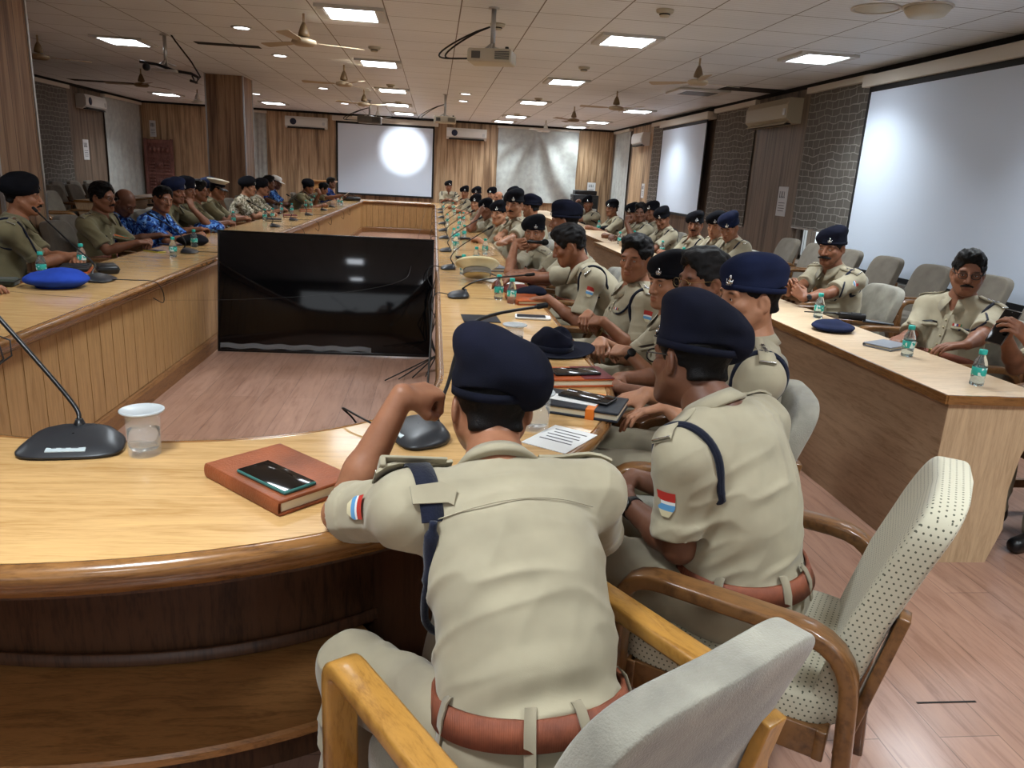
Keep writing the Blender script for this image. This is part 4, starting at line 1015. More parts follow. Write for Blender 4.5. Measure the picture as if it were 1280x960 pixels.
for i, (u, v, w, m, d) in enumerate(((380, 54, 'left of the nearest light panel', M_FANB, .27), (430, 106, 'second along the row left of the U table lights', M_FANB, .27), (455, 131, 'third along the row, above the dark projector', M_FANB, .27), (872, 104, 'above the white ceiling cassette on the right', M_FANB, .27), (770, 136, 'left of the farther right screen', M_FANB, .27), (717, 151, 'farthest of the row on the right', M_FAND, .27),
        (49, 72, 'above the dark blind on the left', M_FAND, .27), (177, 107, 'near the left wall air conditioner', M_FAND, .27), (682, 164, 'white and farthest, before the swagged curtain', M_ACW, .26), (247, 128, 'white, just left of the second column', M_ACW, .26), (472, 148, 'white, in front of the back screen', M_ACW, .26))):
    fan(u, v, 'ceiling fan with three blades, '+w, .35+.7*i, m, d)
# ---- projectors
M_PROJ = mat('projector_ivory', (196, 188, 168), .45); M_PROJD = mat('projector_grey', (96, 92, 86), .5); M_GRILL = mat('grille_black', (28, 28, 28), .6); M_CABLE = mat('black_cable', (18, 18, 18), .5)
def projector(u, v, y, label, m=M_PROJ, rz=0.0, s=1.0, body=True):
    p = aty(u, v, y); o = empty('ceiling_projector', tuple(p), rz, label, 'projector', 'ceiling projectors'); top = ZC-p[2]
    if body:
        MB().box((0, 0, 0), (.40*s, .30*s, .115*s), bev=.02).build('body', m, o)
        mb = MB()
        for k in range(6): mb.box((.115*s, -.152*s, (-.03+.012*k)*s), (.13*s, .004, .005*s))
        mb.build('vent_grille', M_GRILL, o); MB().box((-.12*s, -.152*s, 0), (.08*s, .006, .06*s), bev=.002).build('side_grille', M_PROJD, o)
        MB().lathe([(.03*s, 0), (.045*s, .0), (.045*s, .03*s), (.03*s, .034*s), (0, .03*s)], (-.05*s, .15*s, .0), 18, R=Matrix.Rotation(-PI/2, 3, 'X')).build('lens', M_GRILL, o)
        MB().box((.15*s, -.10*s, .065*s), (.03*s, .03*s, .025*s), bev=.004).build('foot', M_GRILL, o)
    else:
        mb = MB(); mb.box((0, 0, -.01), (.30, .2, .035), bev=.015); mb.build('body', M_ALU, o)
    mb = MB(); mb.lathe([(.022, .05*s), (.022, top)], n=12); mb.lathe([(.05, top-.012), (.05, top)], n=16); mb.build('pole', M_ALU, o)
    mb = MB(); mb.tube([(0, 0, .15), (.0, 0, .09), (.10*s, .05*s, .06*s)], .010); mb.tube([(0, 0, .12), (-.10*s, .05*s, .06*s)], .010); mb.tube([(0, 0, .12), (0.0, -.09*s, .06*s)], .010); mb.build('mount_bracket', M_ALU, o)
    for (a, r) in (((.0, 1.0), .16), ((.35, .75), .10)) if body else ():
        mb = MB(); pts = []
        for k in range(15):
            t = k/14; pts.append((-.02-(.20*s+r)*math.sin(PI*t)**.8-.19*s*t, -.04, (top*.6)*(1-t)-.02*t-(.10*math.sin(PI*t)))); 
        mb.tube(pts, .008, 6); mb.build('cable', M_CABLE, o)
    return o
projector(615, 72, 7.30, 'ivory projector hanging on a pole, nearest the camera', rz=-.25, s=1.0)
projector(208, 88, 10.29, 'white projector on a dark cabled bracket over the left table arm', body=False)
projector(462, 150, 17.5, 'dark grey projector hanging before the back screen', M_PROJD, s=1.25)
projector(556, 150, 15.2, 'small ivory projector hanging beside the right edge of the back screen', s=1.05)
for o in [x for x in bpy.data.objects if x.name.startswith('ceiling_projector')][1:2]:
    mb = MB(); mb.tube([(-.30, -.02, .08), (-.1, -.02, .06), (.1, -.02, .0), (.30, -.02, -.02), (.38, -.02, -.06), (.36, -.02, -.12), (.28, -.02, -.10)], .018, 8); mb.build('bracket_arm', M_BLACKP, o)
    mb = MB(); mb.tube([(0.02, 0, .5), (.12, 0, .35), (.30, 0, .12), (.40, 0, -.05), (.34, 0, -.13), (.30, 0, -.04)], .010, 8); mb.build('hanging_cable', M_CABLE, o)
    mb = MB(); mb.ell((-.22, -.04, .02), (.045, .045, .045)); mb.build('joint', M_BLACKP, o)
# ---- detectors, speakers, cassette
for u, v, w in ((831, 17, 'nearest, right of the nearest lights'), (468, 62, 'between the first two lights over the U table'), (488, 108, 'before the third light over the U table'), (498, 129, 'before the fourth light over the U table'), (730, 87, 'beside the second light right of the projector'), (673, 125, 'on the third light right of the projector'), (646, 144, 'on the fourth light right of the projector'), (622, 34, 'behind the pole of the near projector')):
    p = atz(u, v, ZC-.03); o = empty('smoke_detector', (p[0], p[1], ZC), 0, 'small round ceiling detector, '+w, 'smoke detector', 'ceiling detectors')
    MB().lathe([(.0, -.055), (.04, -.055), (.045, -.03), (.07, -.025), (.075, -.0005)], n=20).build('housing', M_PROJ, o); MB().lathe([(.046, -.043), (.046, -.034)], n=20).build('sensor_slot', M_GRILL, o)
for u, v, w, dz in ((1095, 10, 'flat round cream ceiling speaker, left of the lamp', .012), (1160, 8, 'round cream surface lamp on the ceiling at the top edge', .07)):
    p = atz(u, v, ZC); o = empty('ceiling_speaker' if dz < .05 else 'surface_lamp', (p[0], p[1], ZC), 0, w, 'speaker' if dz < .05 else 'lamp')
    MB().lathe([(.0, -dz), (.13, -dz), (.16, -dz*.5), (.165, -.0005)], n=32).build('grille' if dz < .05 else 'diffuser', M_PROJ, o); MB().lathe([(.165, -.012), (.185, -.010), (.185, -.0005), (.165, -.0005)], n=32, caps=False).build('rim', M_CASE, o)
p = atz(872, 114, ZC); o = empty('ceiling_cassette', (p[0], p[1], ZC), 0, 'flat white ceiling cassette vent under a fan on the right', 'ceiling vent')
bxx(MB(), -.40, .40, -.38, .38, -.035, -.0005, .012).build('panel', M_ACW, o); bxx(MB(), -.25, .25, -.23, .23, -.040, -.034).build('grille', M_PROJD, o)
# ------------------------------------------------------------------ real light sources other than the panels
def spot(name, loc, target, energy, angle, blend=.15, size=.03, col=(1, 1, 1)):
    l = bpy.data.lights.new(name, 'SPOT'); l.energy = energy; l.spot_size = math.radians(angle); l.spot_blend = blend; l.shadow_soft_size = size; l.color = col
    o = bpy.data.objects.new(name, l); COL.objects.link(o); o.location = loc; d = Vector(target)-Vector(loc); o.rotation_euler = d.to_track_quat('-Z', 'Y').to_euler(); return o
pj = aty(556, 150, 15.2)
spot('projector_beam', (pj[0]-.05, 15.45, pj[2]), (-.87, YB-.1, 2.08), 3200, 13.0, .75, .02, (.93, .97, 1))
W = bpy.data.worlds.new('daylight'); SC.world = W; W.use_nodes = True
bg = W.node_tree.nodes['Background']; bg.inputs[0].default_value = (.90, .95, 1.0, 1); bg.inputs[1].default_value = 1.3
# ------------------------------------------------------------------ conference table (a closed U, 19 m long)
M_TOP = m_wood('honey_veneer_top', (202, 162, 108), (180, 138, 84), (1.1, 13, 13), .22, coat=.35, grain=2.4, kind='World')
M_TOPE = m_wood('brown_lipping', (136, 94, 52), (98, 64, 34), (2, 2, 20), .25, coat=.4, kind='World')
M_TPAN = m_wood('oak_plank_front', (176, 138, 92), (154, 116, 74), (10, 10, .8), .4, kind='World')
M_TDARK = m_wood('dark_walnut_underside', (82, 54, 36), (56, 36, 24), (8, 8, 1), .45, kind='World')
M_SHELF = m_wood('brown_shelf_board', (150, 104, 60), (118, 80, 44), (2, 12, 12), .35, kind='World')
M_PLINTH = m_wood('plinth_brown', (134, 94, 58), (106, 72, 44), (2, 2, 12), .4, kind='World')
M_GROOVE = mat('groove_black', (24, 18, 14), .8)
CX, Y0, Y1 = -.86, 2.91, 19.2
def sgnp(v, p): return math.copysign(abs(v)**p, v)
def end_pts(n, which):
    out = []
    for k in range(n+1):
        ph = PI*k/n; c, s = math.cos(ph), math.sin(ph)
        if which == 'near': out.append((((CX-c*1.565), Y0-s*1.565), (CX-sgnp(c, 2/2.35)*.895, Y0-abs(s)**(2/2.35)*.85)))
        else: out.append(((CX+sgnp(c, 2/2.6)*1.565, Y1+abs(s)**(2/2.6)*1.15), (CX+sgnp(c, 2/2.6)*.895, Y1+abs(s)**(2/2.6)*.46)))
    return out
def loop():
    L = []
    L += [((CX+1.565, y), (CX+.895, y)) for y in np.linspace(Y0, Y1, 40)[:-1]]
    L += end_pts(30, 'far')
    L += [((CX-1.565, y), (CX-.895, y)) for y in np.linspace(Y1, Y0, 40)[1:-1]]
    L += end_pts(56, 'near')[:-1]
    return L
LP = loop()
def rp(pair, t):   # t: 0 inner edge, 1 outer edge
    o, i = pair; return (i[0]+(o[0]-i[0])*t, i[1]+(o[1]-i[1])*t)
def ring(t, z, pairs=LP): return [(*rp(p, t), z) for p in pairs]
ct = empty('conference_table', (CX, Y0, 0), 0, 'long honey-coloured closed U conference table with plank fronts, running the length of the hall', 'table')
def part(name, mb, m, root): 
    L = root.location; mb.v = [(p[0]-L.x, p[1]-L.y, p[2]-L.z) for p in mb.v]; return mb.build(name, m, root)
mb = MB(); mb.grid([ring(.03, .735), ring(.03, .7595), ring(.965, .7595), ring(.965, .735), ring(.03, .735)], smooth=False, closed=True); part('tabletop', mb, M_TOP, ct)
def lip(t0, sgn):
    prof = [(-.004, .758), (.0, .7615), (.010, .7612), (.022, .757), (.030, .747), (.031, .735), (.026, .722), (.016, .716), (.016, .712), (.010, .706), (.004, .690), (-.01, .686), (-.02, .7)]
    return [ring(t0+sgn*d/.68, z) for d, z in prof]
mb = MB(); r = lip(.972, 1); mb.grid(r+[r[0]], closed=True); lp_o = part('outer_lipping', mb, M_TOPE, ct)
mb = MB(); r = lip(.028, -1); mb.grid([q[::-1] for q in r+[r[0]]], closed=True); part('inner_lipping', mb, M_TOPE, ct)
mb = MB(); mb.grid([ring(.964, .7598), ring(.964, .7602), ring(.969, .7602), ring(.969, .7598)], smooth=False, closed=True); part('inlay_line', mb, M_GROOVE, lp_o)
# plank front towards the well: boards with real gaps over a dark backing
mb = MB(); mb.cur = 1; mb.grid([ring(.085, .11), ring(.085, .72), ring(.11, .72), ring(.11, .11), ring(.085, .11)], smooth=False, closed=True); mb.cur = 0
path = [rp(p, .062) for p in LP]+[rp(LP[0], .062)]; inn = [rp(p, .085) for p in LP]+[rp(LP[0], .085)]
S_ = [0.0]
for a, b in zip(path, path[1:]): S_.append(S_[-1]+math.dist(a, b))
def at_s(arr, s): 
    k = min(max(np.searchsorted(S_, s)-1, 0), len(S_)-2); f = (s-S_[k])/max(S_[k+1]-S_[k], 1e-9); return (arr[k][0]+(arr[k+1][0]-arr[k][0])*f, arr[k][1]+(arr[k+1][1]-arr[k][1])*f)
nb = int(S_[-1]/.158); step = S_[-1]/nb
for k in range(nb):
    s0, s1 = k*step+.0035, (k+1)*step-.0035; a, b, c, d = at_s(path, s0), at_s(path, s1), at_s(inn, s1), at_s(inn, s0)
    z0, z1 = .12, .715; mb.add([(*a, z0), (*b, z0), (*c, z0), (*d, z0), (*a, z1), (*b, z1), (*c, z1), (*d, z1)], [(0, 1, 5, 4), (1, 2, 6, 5), (3, 0, 4, 7), (4, 5, 6, 7), (3, 2, 1, 0)])
part('plank_front', mb, [M_TPAN, M_GROOVE], ct)
mb = MB(); mb.grid([ring(.02, 0), ring(.02, .095), ring(.035, .115), ring(.14, .115), ring(.14, 0)], smooth=False, closed=True); part('plinth', mb, M_PLINTH, ct)
# knee side: modesty panel, foot shelf, radial dividers
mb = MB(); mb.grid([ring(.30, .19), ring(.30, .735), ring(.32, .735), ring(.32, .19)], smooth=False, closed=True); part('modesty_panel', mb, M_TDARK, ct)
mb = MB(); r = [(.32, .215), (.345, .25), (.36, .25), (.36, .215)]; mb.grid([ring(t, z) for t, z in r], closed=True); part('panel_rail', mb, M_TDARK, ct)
NE = end_pts(56, 'near')
near = NE[8:40]
mb = MB(); q = [ring(.30, .17, near), ring(.30, .205, near), ring(.825, .205, near), ring(.835, .197, near), ring(.835, .178, near), ring(.82, .17, near), ring(.30, .17, near)]; mb.grid(q, smooth=False); part('foot_shelf', mb, M_SHELF, ct)
mb = MB(); q = [ring(.62, 0, near), ring(.62, .17, near), ring(.64, .17, near), ring(.64, 0, near)]; mb.grid(q, smooth=False); part('shelf_kick', mb, M_TDARK, ct)
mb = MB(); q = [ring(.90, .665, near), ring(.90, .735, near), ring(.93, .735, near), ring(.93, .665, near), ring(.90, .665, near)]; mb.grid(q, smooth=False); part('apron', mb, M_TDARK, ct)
def divider(pair, nm='divider'):
    a, b = rp(pair, .10), rp(pair, .84); mb = MB(); d = Vector((b[0]-a[0], b[1]-a[1], 0)); n = Vector((-d.y, d.x, 0)).normalized()*.016
    vs = []
    for (pt, zt) in ((a, 0), (b, 0), (b, .58), (rp(pair, .90), .62), (rp(pair, .90), .735), (a, .735)):
        for s in (1, -1): vs.append((pt[0]+n.x*s, pt[1]+n.y*s, zt))
    k = 6; mb.add(vs, [tuple(2*i for i in range(k))[::-1], tuple(2*i+1 for i in range(k))]+[(2*i, 2*((i+1) % k), 2*((i+1) % k)+1, 2*i+1) for i in range(k)])
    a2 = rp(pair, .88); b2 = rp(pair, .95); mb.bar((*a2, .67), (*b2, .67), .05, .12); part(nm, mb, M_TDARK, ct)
divider(NE[40]); divider(NE[8])
for y in (3.6, 5.5, 7.4, 9.3, 11.2, 13.1, 15.0, 16.9, 18.8):
    for sg in (1, -1): divider(((CX+sg*1.565, y), (CX+sg*.895, y)))
# ------------------------------------------------------------------ plain desks of the second rows
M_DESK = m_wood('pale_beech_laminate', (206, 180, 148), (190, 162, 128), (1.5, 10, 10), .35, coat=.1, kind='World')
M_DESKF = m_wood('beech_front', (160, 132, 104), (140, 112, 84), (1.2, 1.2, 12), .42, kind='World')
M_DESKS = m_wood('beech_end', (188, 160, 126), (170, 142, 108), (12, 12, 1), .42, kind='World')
def desk(label, x, y0, y1, depth, sgn, group=None):
    """front panel on plane x, people sit on the sgn side"""
    o = empty('desk', (x, y0, 0), 0, label, 'desk', group); L = y1-y0
    MB().box((sgn*depth/2, L/2, .7425), (depth, L, .035), bev=.004).build('desktop', M_DESK, o)
    mb = MB(); mb.box((-sgn*.003, L/2, .7425), (.012, L+.01, .037)); mb.box((sgn*depth/2, -.003, .7425), (depth, .012, .037)); mb.box((sgn*depth/2, L+.003, .7425), (depth, .012, .037)); mb.build('edge_band', M_TOPE, o)
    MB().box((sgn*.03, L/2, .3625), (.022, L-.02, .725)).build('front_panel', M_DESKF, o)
    for yy in (.02, L-.02):
        w = depth; out = [(.02, 0), (w*.74, 0), (w*.84, .16), (w*.80, .34), (w*.84, .5), (w*.96, .66), (w*.98, .725), (.02, .725)]
        mb = MB(); n = len(out); vs = [(sgn*a, yy-.012, z) for a, z in out]+[(sgn*a, yy+.012, z) for a, z in out]
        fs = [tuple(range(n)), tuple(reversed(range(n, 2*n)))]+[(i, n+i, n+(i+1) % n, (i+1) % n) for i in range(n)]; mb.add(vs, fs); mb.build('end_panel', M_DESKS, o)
    MB().box((sgn*depth*.45, L/2, .05), (.03, L-.08, .06)).build('foot_rail', M_DESKS, o); return o
desk('pale desk at the right, its open end nearest the camera', 2.10, 2.74, 9.82, .47, 1, 'second-row desks on the right')
desk('pale second-row desk farther along the right, beyond the nearest desk', 2.24, 9.84, 14.4, .5, 1, 'second-row desks on the right')
desk('far pale second-row desk by the swagged curtain', 2.30, 14.7, 19.0, .5, 1, 'second-row desks on the right')
desk('pale desk before the empty chairs on the left side of the hall', -5.5, 13.6, 15.6, .5, -1, 'desks on the left')
desk('pale desk farther back on the left near the carved screen', -5.5, 15.7, 17.7, .5, -1, 'desks on the left')
# ------------------------------------------------------------------ chairs
M_FABD = mat('cream_dotted_fabric', (200, 192, 164), .9, spec=.15, sheen=.2)
def _dots():
    N = NT(M_FABD); v = N.coords('Object'); s = N.sep(v); tc = N.n('ShaderNodeTexCoord'); nn = N.sep(tc.outputs['Normal'])
    ax = N.math('GREATER_THAN', N.math('ABSOLUTE', nn[0]), .68); az = N.math('GREATER_THAN', N.math('ABSOLUTE', nn[2]), .68); K = 78
    def pick(m, a, b): return N.math('ADD', N.math('MULTIPLY', a, m), N.math('MULTIPLY', b, N.math('SUBTRACT', 1.0, m)))
    cu = pick(ax, s[1], s[0]); cw = pick(az, s[1], s[2])
    u = N.math('MULTIPLY', cu, K); w = N.math('MULTIPLY', cw, K); row = N.math('FLOOR', w); u2 = N.math('ADD', u, N.math('MULTIPLY', row, .5))
    fu = N.math('SUBTRACT', N.math('FRACT', N.math('ADD', u2, 500)), .5); fw = N.math('SUBTRACT', N.math('FRACT', N.math('ADD', w, 500)), .5)
    d = N.math('SQRT', N.math('ADD', N.math('MULTIPLY', fu, fu), N.math('MULTIPLY', fw, fw))); mk = N.math('LESS_THAN', d, .17)
    N.color(N.mix(mk, (190, 184, 162), (84, 84, 72))); N.bump(N.noise(v, 500, 2), .2, .002)
_dots()
M_FABB = m_cloth('beige_chenille', (142, 138, 125), .95, weave=260, bump=.8, mottled=.16, sheen=.3)
M_FABG = m_cloth('taupe_upholstery', (112, 104, 92), .9, weave=420, bump=.4, mottled=.08, sheen=.2)
M_TEAK = m_wood('brown_teak', (116, 80, 46), (78, 50, 28), (9, 2, 2), .28, coat=.35, grain=4)
M_OAKY = m_wood('golden_oak', (166, 120, 56), (132, 90, 38), (9, 2, 2), .28, coat=.35, grain=4)
def superell(rx, ry, rz, e1, e2, nu=40, nv=24):
    rows = []
    for j in range(nv+1):
        p = -PI/2+PI*j/nv; row = []
        for i in range(nu):
            t = 2*PI*i/nu; cp = sgnp(math.cos(p), e1); row.append((rx*cp*sgnp(math.cos(t), e2), ry*cp*sgnp(math.sin(t), e2), rz*sgnp(math.sin(p), e1)))
        rows.append(row)
    return rows
def rr_sweep(mb, pts, w, t, n_c=2, r=.008):
    """rectangular bar with eased edges swept along points in a plane x = const; w across x, t in plane"""
    P = [Vector(p) for p in pts]; prof = []
    for (sx, sy, a0) in ((1, 1, 0), (-1, 1, PI/2), (-1, -1, PI), (1, -1, 1.5*PI)):
        for k in range(n_c+1): a = a0+PI/2*k/n_c; prof.append((sx*(w/2-r)+r*math.cos(a), sy*(t/2-r)+r*math.sin(a)))
    rows = []
    for i, p in enumerate(P):
        a = P[max(i-1, 0)]; b = P[min(i+1, len(P)-1)]; tn = (b-a).normalized(); x = Vector((1, 0, 0)); nn = x.cross(tn).normalized()
        k = 1.0
        if 0 < i < len(P)-1:
            d1 = (P[i]-P[i-1]).normalized(); d2 = (P[i+1]-P[i]).normalized(); k = 1/max(.7, math.sqrt((1+d1.dot(d2))/2))
        rows.append([p+x*u+nn*v*k for u, v in prof])
    mb.grid(rows, smooth=True, closed=True); m = len(prof); o = len(mb.v)-len(rows)*m
    mb.f.append(tuple(o+i for i in range(m))[::-1]); mb.f.append(tuple(o+(len(rows)-1)*m+i for i in range(m))); mb.sm += [False, False]; mb.mi += [mb.cur]*2
def corner(a, b, c, r, n=7):
    a, b, c = Vector(a), Vector(b), Vector(c); p = b+(a-b).normalized()*r; q = b+(c-b).normalized()*r
    return [(1-t)**2*p+2*t*(1-t)*b+t*t*q for t in [k/(n-1) for k in range(n)]]
def make_chair(label, fab, wood, group, rad=.10, back_h=.95, seam=True):
    o = empty('armchair', (0, 0, 0), 0, label, 'chair', group)
    for s in (1, -1):
        x = s*.285; mb = MB(); a, b, c, d = (x, .235, 0), (x, .245, .655), (x, -.255, .645), (x, -.30, 0)
        rr_sweep(mb, [Vector(a)]+corner(a, b, c, rad)+corner(b, c, d, rad*1.2)+[Vector(d)], .062, .036)
        mb.build('arm_frame', wood, o)
    mb = MB(); rows = superell(.250, .255, .055, .35, .28); mb.grid([[(p[0], p[1]+.005, p[2]+.425+.012*math.cos(p[0]*6)) for p in r] for r in rows], closed=True); mb.build('seat', fab, o)
    mb = MB(); rows = superell(.235, .040, .285, .22, .22, 52, 32); out = []
    for r in rows:
        rr_ = []
        for x, y, z in r:
            h = z/.285; tap = 1-.10*max(0, h-.5)**2; zz = back_h-.285+z; rr_.append((x*tap, y-.245+.35*x*x-.27*(zz-.45)*1.0+.05*(1-h*h)*.3, zz-.035*(x/.235)**4*max(0, h)))
        out.append(rr_)
    mb.grid(out, closed=True); bk = mb.build('backrest', fab, o)
    mb = MB()
    for yy, zz, hh in ((.215, .365, .075), (-.225, .365, .075)): mb.box((0, yy, zz), (.52, .024, hh), bev=.004)
    for s in (1, -1): mb.box((s*.245, 0, .365), (.024, .44, .075), bev=.004)
    mb.build('seat_rail', wood, o)
    for s in (1, -1): MB().box((s*.285, -.03, .14), (.03, .50, .045), bev=.006).build('stretcher', wood, o)
    MB().box((0, -.03, .14), (.55, .03, .04), bev=.006).build('cross_stretcher', wood, o)
    for s in (1, -1): MB().bar((s*.20, -.262, .33), (s*.20, -.335, .70), .05, .024, up=(0, 1, 0)).build('back_post', wood, o)
    return o
CH_DOT = make_chair('empty-backed armchair of brown wood and cream dotted fabric under the officer with a bracelet, second from the camera', M_FABD, M_TEAK, 'armchairs', .10)
CH_OAK = make_chair('golden wood armchair with plain beige cover, nearest the camera', M_FABB, M_OAKY, 'armchairs', .05, .905)
CH_BGE = make_chair('beige armchair', M_FABB, M_TEAK, 'armchairs', .10, .89)
CH_TAU = make_chair('taupe armchair', M_FABG, M_TEAK, 'armchairs', .10, .94)
USED = set()
def place(src, x, y, head, label, group):
    """head: direction the chair faces (0 = +Y, 90 = -X)"""
    rz = math.radians(head)
    if src.name not in USED:
        USED.add(src.name); src.location = (x, y, 0); src.rotation_euler = (0, 0, rz); src['label'] = label; src['group'] = group; return src
    return copy_tree(src, None, (x, y, 0), rz, label, group)
# ------------------------------------------------------------------ television leaning in the well
M_TVS = mat('tv_glass', (5, 6, 8), .07, spec=.5); M_TVB = mat('tv_bezel_gloss', (14, 14, 16), .25)
tv = empty('television', (-.862, 6.22, 0), 0, 'large black television standing on the floor inside the U table', 'television'); TW, TH, tl = 1.745, .985, math.radians(10)
Rt = Matrix.Rotation(-tl, 3, 'X')
def tvb(name, c, size, m, bev=.004): 
    mb = MB(); mb.box((0, 0, 0), size, bev=bev); mb.v = [tuple(Rt @ Vector((p[0]+c[0], p[1]+c[1], p[2]+c[2]+.012))) for p in mb.v]; return mb.build(name, m, tv)
tvb('rear_housing', (0, .045, TH*.45), (TW*.86, .05, TH*.72), M_BLACKP, .02); tvb('back_shell', (0, .015, TH/2), (TW, .022, TH), M_TVB)
tvb('screen', (0, .0, TH/2+.008), (TW-.024, .006, TH-.04), M_TVS, .001)
for nm, c, s in (('bezel', (0, .0, TH-.006), (TW, .016, .012)), ('bezel', (0, 0, .012), (TW, .016, .024)), ('bezel', (-TW/2+.006, 0, TH/2), (.012, .016, TH)), ('bezel', (TW/2-.006, 0, TH/2), (.012, .016, TH))): tvb(nm, c, s, M_TVB, .003)
M_FILM = mat('clear_film', (230, 235, 238), .12, trans=.6, alpha=.35)
mb = MB(); rows = []
for j in range(3): rows.append([tuple(Rt @ Vector((-TW/2+.02+TW*.70*i/40, -.006-.004*abs(math.sin(i*1.7+j)), .012+.03+.02*j+.006*math.sin(i*.9)))) for i in range(41)])
mb.grid(rows); mb.build('protective_film', M_FILM, tv)
mb = MB()
for s in (1, -1): mb.tube([Rt @ Vector((s*.5, .06, .7)), Vector((s*.5, .52, .012)), Vector((s*.5, .58, .012))], .012, 8)
mb.build('prop_stand', M_BLACKP, tv)
# ------------------------------------------------------------------ small things on the tables
TT = .7602
M_PET = mat('clear_bottle_plastic', (236, 246, 248), .05, trans=.92, ior=1.15, spec=.5); M_WATER = mat('water', (235, 245, 248), .02, trans=1, ior=1.1)
M_TEAL = mat('teal_plastic', (40, 170, 158), .4); M_LABEL = mat('teal_label', (48, 172, 162), .45)
def _lab():
    N = NT(M_LABEL); v = N.coords('Object'); k = N.math('GREATER_THAN', N.noise(N.coords('Object', (1, 1, .7)), 70, 1), .56); s = N.sep(v)
    N.color(N.mix(k, (46, 172, 160), (214, 236, 232)))
_lab()
def make_bottle():
    o = empty('water_bottle', (0, 0, 0), 0, 'x', 'bottle', 'small water bottles')
    prof = [(.0, .0), (.024, .0), (.028, .004), (.0285, .02), (.0265, .03), (.0285, .04), (.0285, .085), (.027, .10), (.018, .122), (.0135, .130), (.0135, .138)]
    MB().lathe(prof+[(.0, .1385)], n=18).build('bottle_body', M_PET, o)
    MB().lathe([(.0, .003), (.0255, .003), (.0262, .018), (.0245, .03), (.0262, .04), (.0262, .084), (.0, .084)], n=16).build('water', M_WATER, o)
    MB().lathe([(.0288, .045), (.0294, .046), (.0294, .080), (.0288, .081)], n=18, caps=False).build('label', M_LABEL, o)
    MB().lathe([(.0155, .136), (.0162, .138), (.0162, .154), (.014, .157), (.0, .157)], n=18).build('cap', M_TEAL, o); return o
BOT = make_bottle()
def bottle(x, y, label, z=TT, first=[1]):
    if first: first.clear(); BOT.location = (x, y, z); BOT['label'] = label; return BOT
    return copy_tree(BOT, None, (x, y, z), random.uniform(0, 6), label)
M_MICB = mat('microphone_body', (38, 40, 44), .38); M_MICD = mat('microphone_foam', (14, 14, 15), .85); M_MICP = mat('microphone_label_plate', (176, 188, 190), .35); M_LED = mat('pink_key', (226, 90, 120), .4)
def mic_base(o, s=1.0, plate=True):
    # low wedge with swept sides: high behind, thin in front
    mb = MB(); n = 22; rows = []
    def outline(k, grow=1.0):
        w, d = .125*s*grow, .088*s*grow; pts = []
        for i in range(n*2):
            a = 2*PI*i/(n*2); x = sgnp(math.cos(a), .55)*w*(1-.14*(math.sin(a))); y = sgnp(math.sin(a), .75)*d; pts.append((x, y))
        return pts
    for g, f in ((.94, 0.0), (1.0, .06), (1.0, .22), (.97, .36), (.80, .80), (.62, .97), (.2, 1.02), (.02, 1.03)):
        rows.append([(x, y, (.006 if f > 0 else 0)+f*s*(.012+.036*max(0, min(1, (y/(.088*s)+1)/1.6))**.8)) for x, y in outline(0, g)])
    mb.grid([r for r in rows], closed=True); mb.f.append(tuple(reversed(range(n*2)))); mb.sm.append(False); mb.mi.append(0); b = mb.build('base', M_MICB, o)
    if plate:
        mb = MB(); R = Matrix.Rotation(.30, 3, 'X'); mb.box((0, -.062*s, .022*s), (.095*s, .026*s, .006), R=R, bev=.002); mb.build('label_plate', M_MICP, b)
        mb = MB()
        for (x0, x1) in ((-.034, -.022), (-.010, .0), (.012, .030)): mb.box(((x0+x1)/2*s, -.0625*s, .0258*s), ((x1-x0)*s, .003, .001), R=R)
        mb.build('plate_lettering', M_INK, b)
        mb = MB(); mb.box((.025*s, -.054*s, .0255*s), (.030*s, .008, .004), R=R, bev=.001); mb.build('talk_key', M_LED, b)
    mb = MB(); mb.lathe([(.020*s, 0), (.016*s, .012*s), (.009*s, .03*s)], (0, .055*s, .036*s), 14); mb.build('neck_socket', M_BLACKP, b); return b
def mic(x, y, rz, label, neck, s=.72, group='gooseneck microphones', cable=None, plate=False):
    """neck: points of the gooseneck relative to the base, in world axes"""
    o = empty('microphone', (x, y, TT), rz, label, 'microphone', group); mic_base(o, s, plate)
    Ri = Matrix.Rotation(-rz, 3, 'Z'); root = Vector((0, .055*s, .06*s)); P = [root-Vector((0, 0, .025*s)), root]+[Ri @ Vector(p) for p in neck]
    # smooth through the points
    C = []
    for i in range(len(P)-1):
        p0, p1, p2, p3 = P[max(i-1, 0)], P[i], P[i+1], P[min(i+2, len(P)-1)]
        for k in range(7):
            t = k/7; C.append(.5*((2*p1)+(p2-p0)*t+(2*p0-5*p1+4*p2-p3)*t*t+(3*p1-p0-3*p2+p3)*t**3))
    C.append(P[-1]); mb = MB(); mb.tube(C, .0052*min(1.2, s*1.25), 8); g = mb.build('gooseneck', M_BLACKP, o)
    d = (C[-1]-C[-3]).normalized(); mb = MB(); mb.tube([C[-1]-d*.01, C[-1], C[-1]+d*.004, C[-1]+d*.05, C[-1]+d*.056], [.006, .0085, .0105, .0105, .006], 12); mb.build('capsule', M_MICD, g)
    if cable: 
        mb = MB(); C2 = [Vector(p) for p in cable]; pts = []
        for i in range(len(C2)-1):
            p0, p1, p2, p3 = C2[max(i-1, 0)], C2[i], C2[i+1], C2[min(i+2, len(C2)-1)]
            for k in range(6):
                t = k/6; pts.append(.5*((2*p1)+(p2-p0)*t+(2*p0-5*p1+4*p2-p3)*t*t+(3*p1-p0-3*p2+p3)*t**3))
        pts.append(C2[-1]); mb.tube([Ri @ (p-Vector((x, y, TT))) for p in pts], .0032, 6); mb.build('cable', M_CABLE, o)
    return o
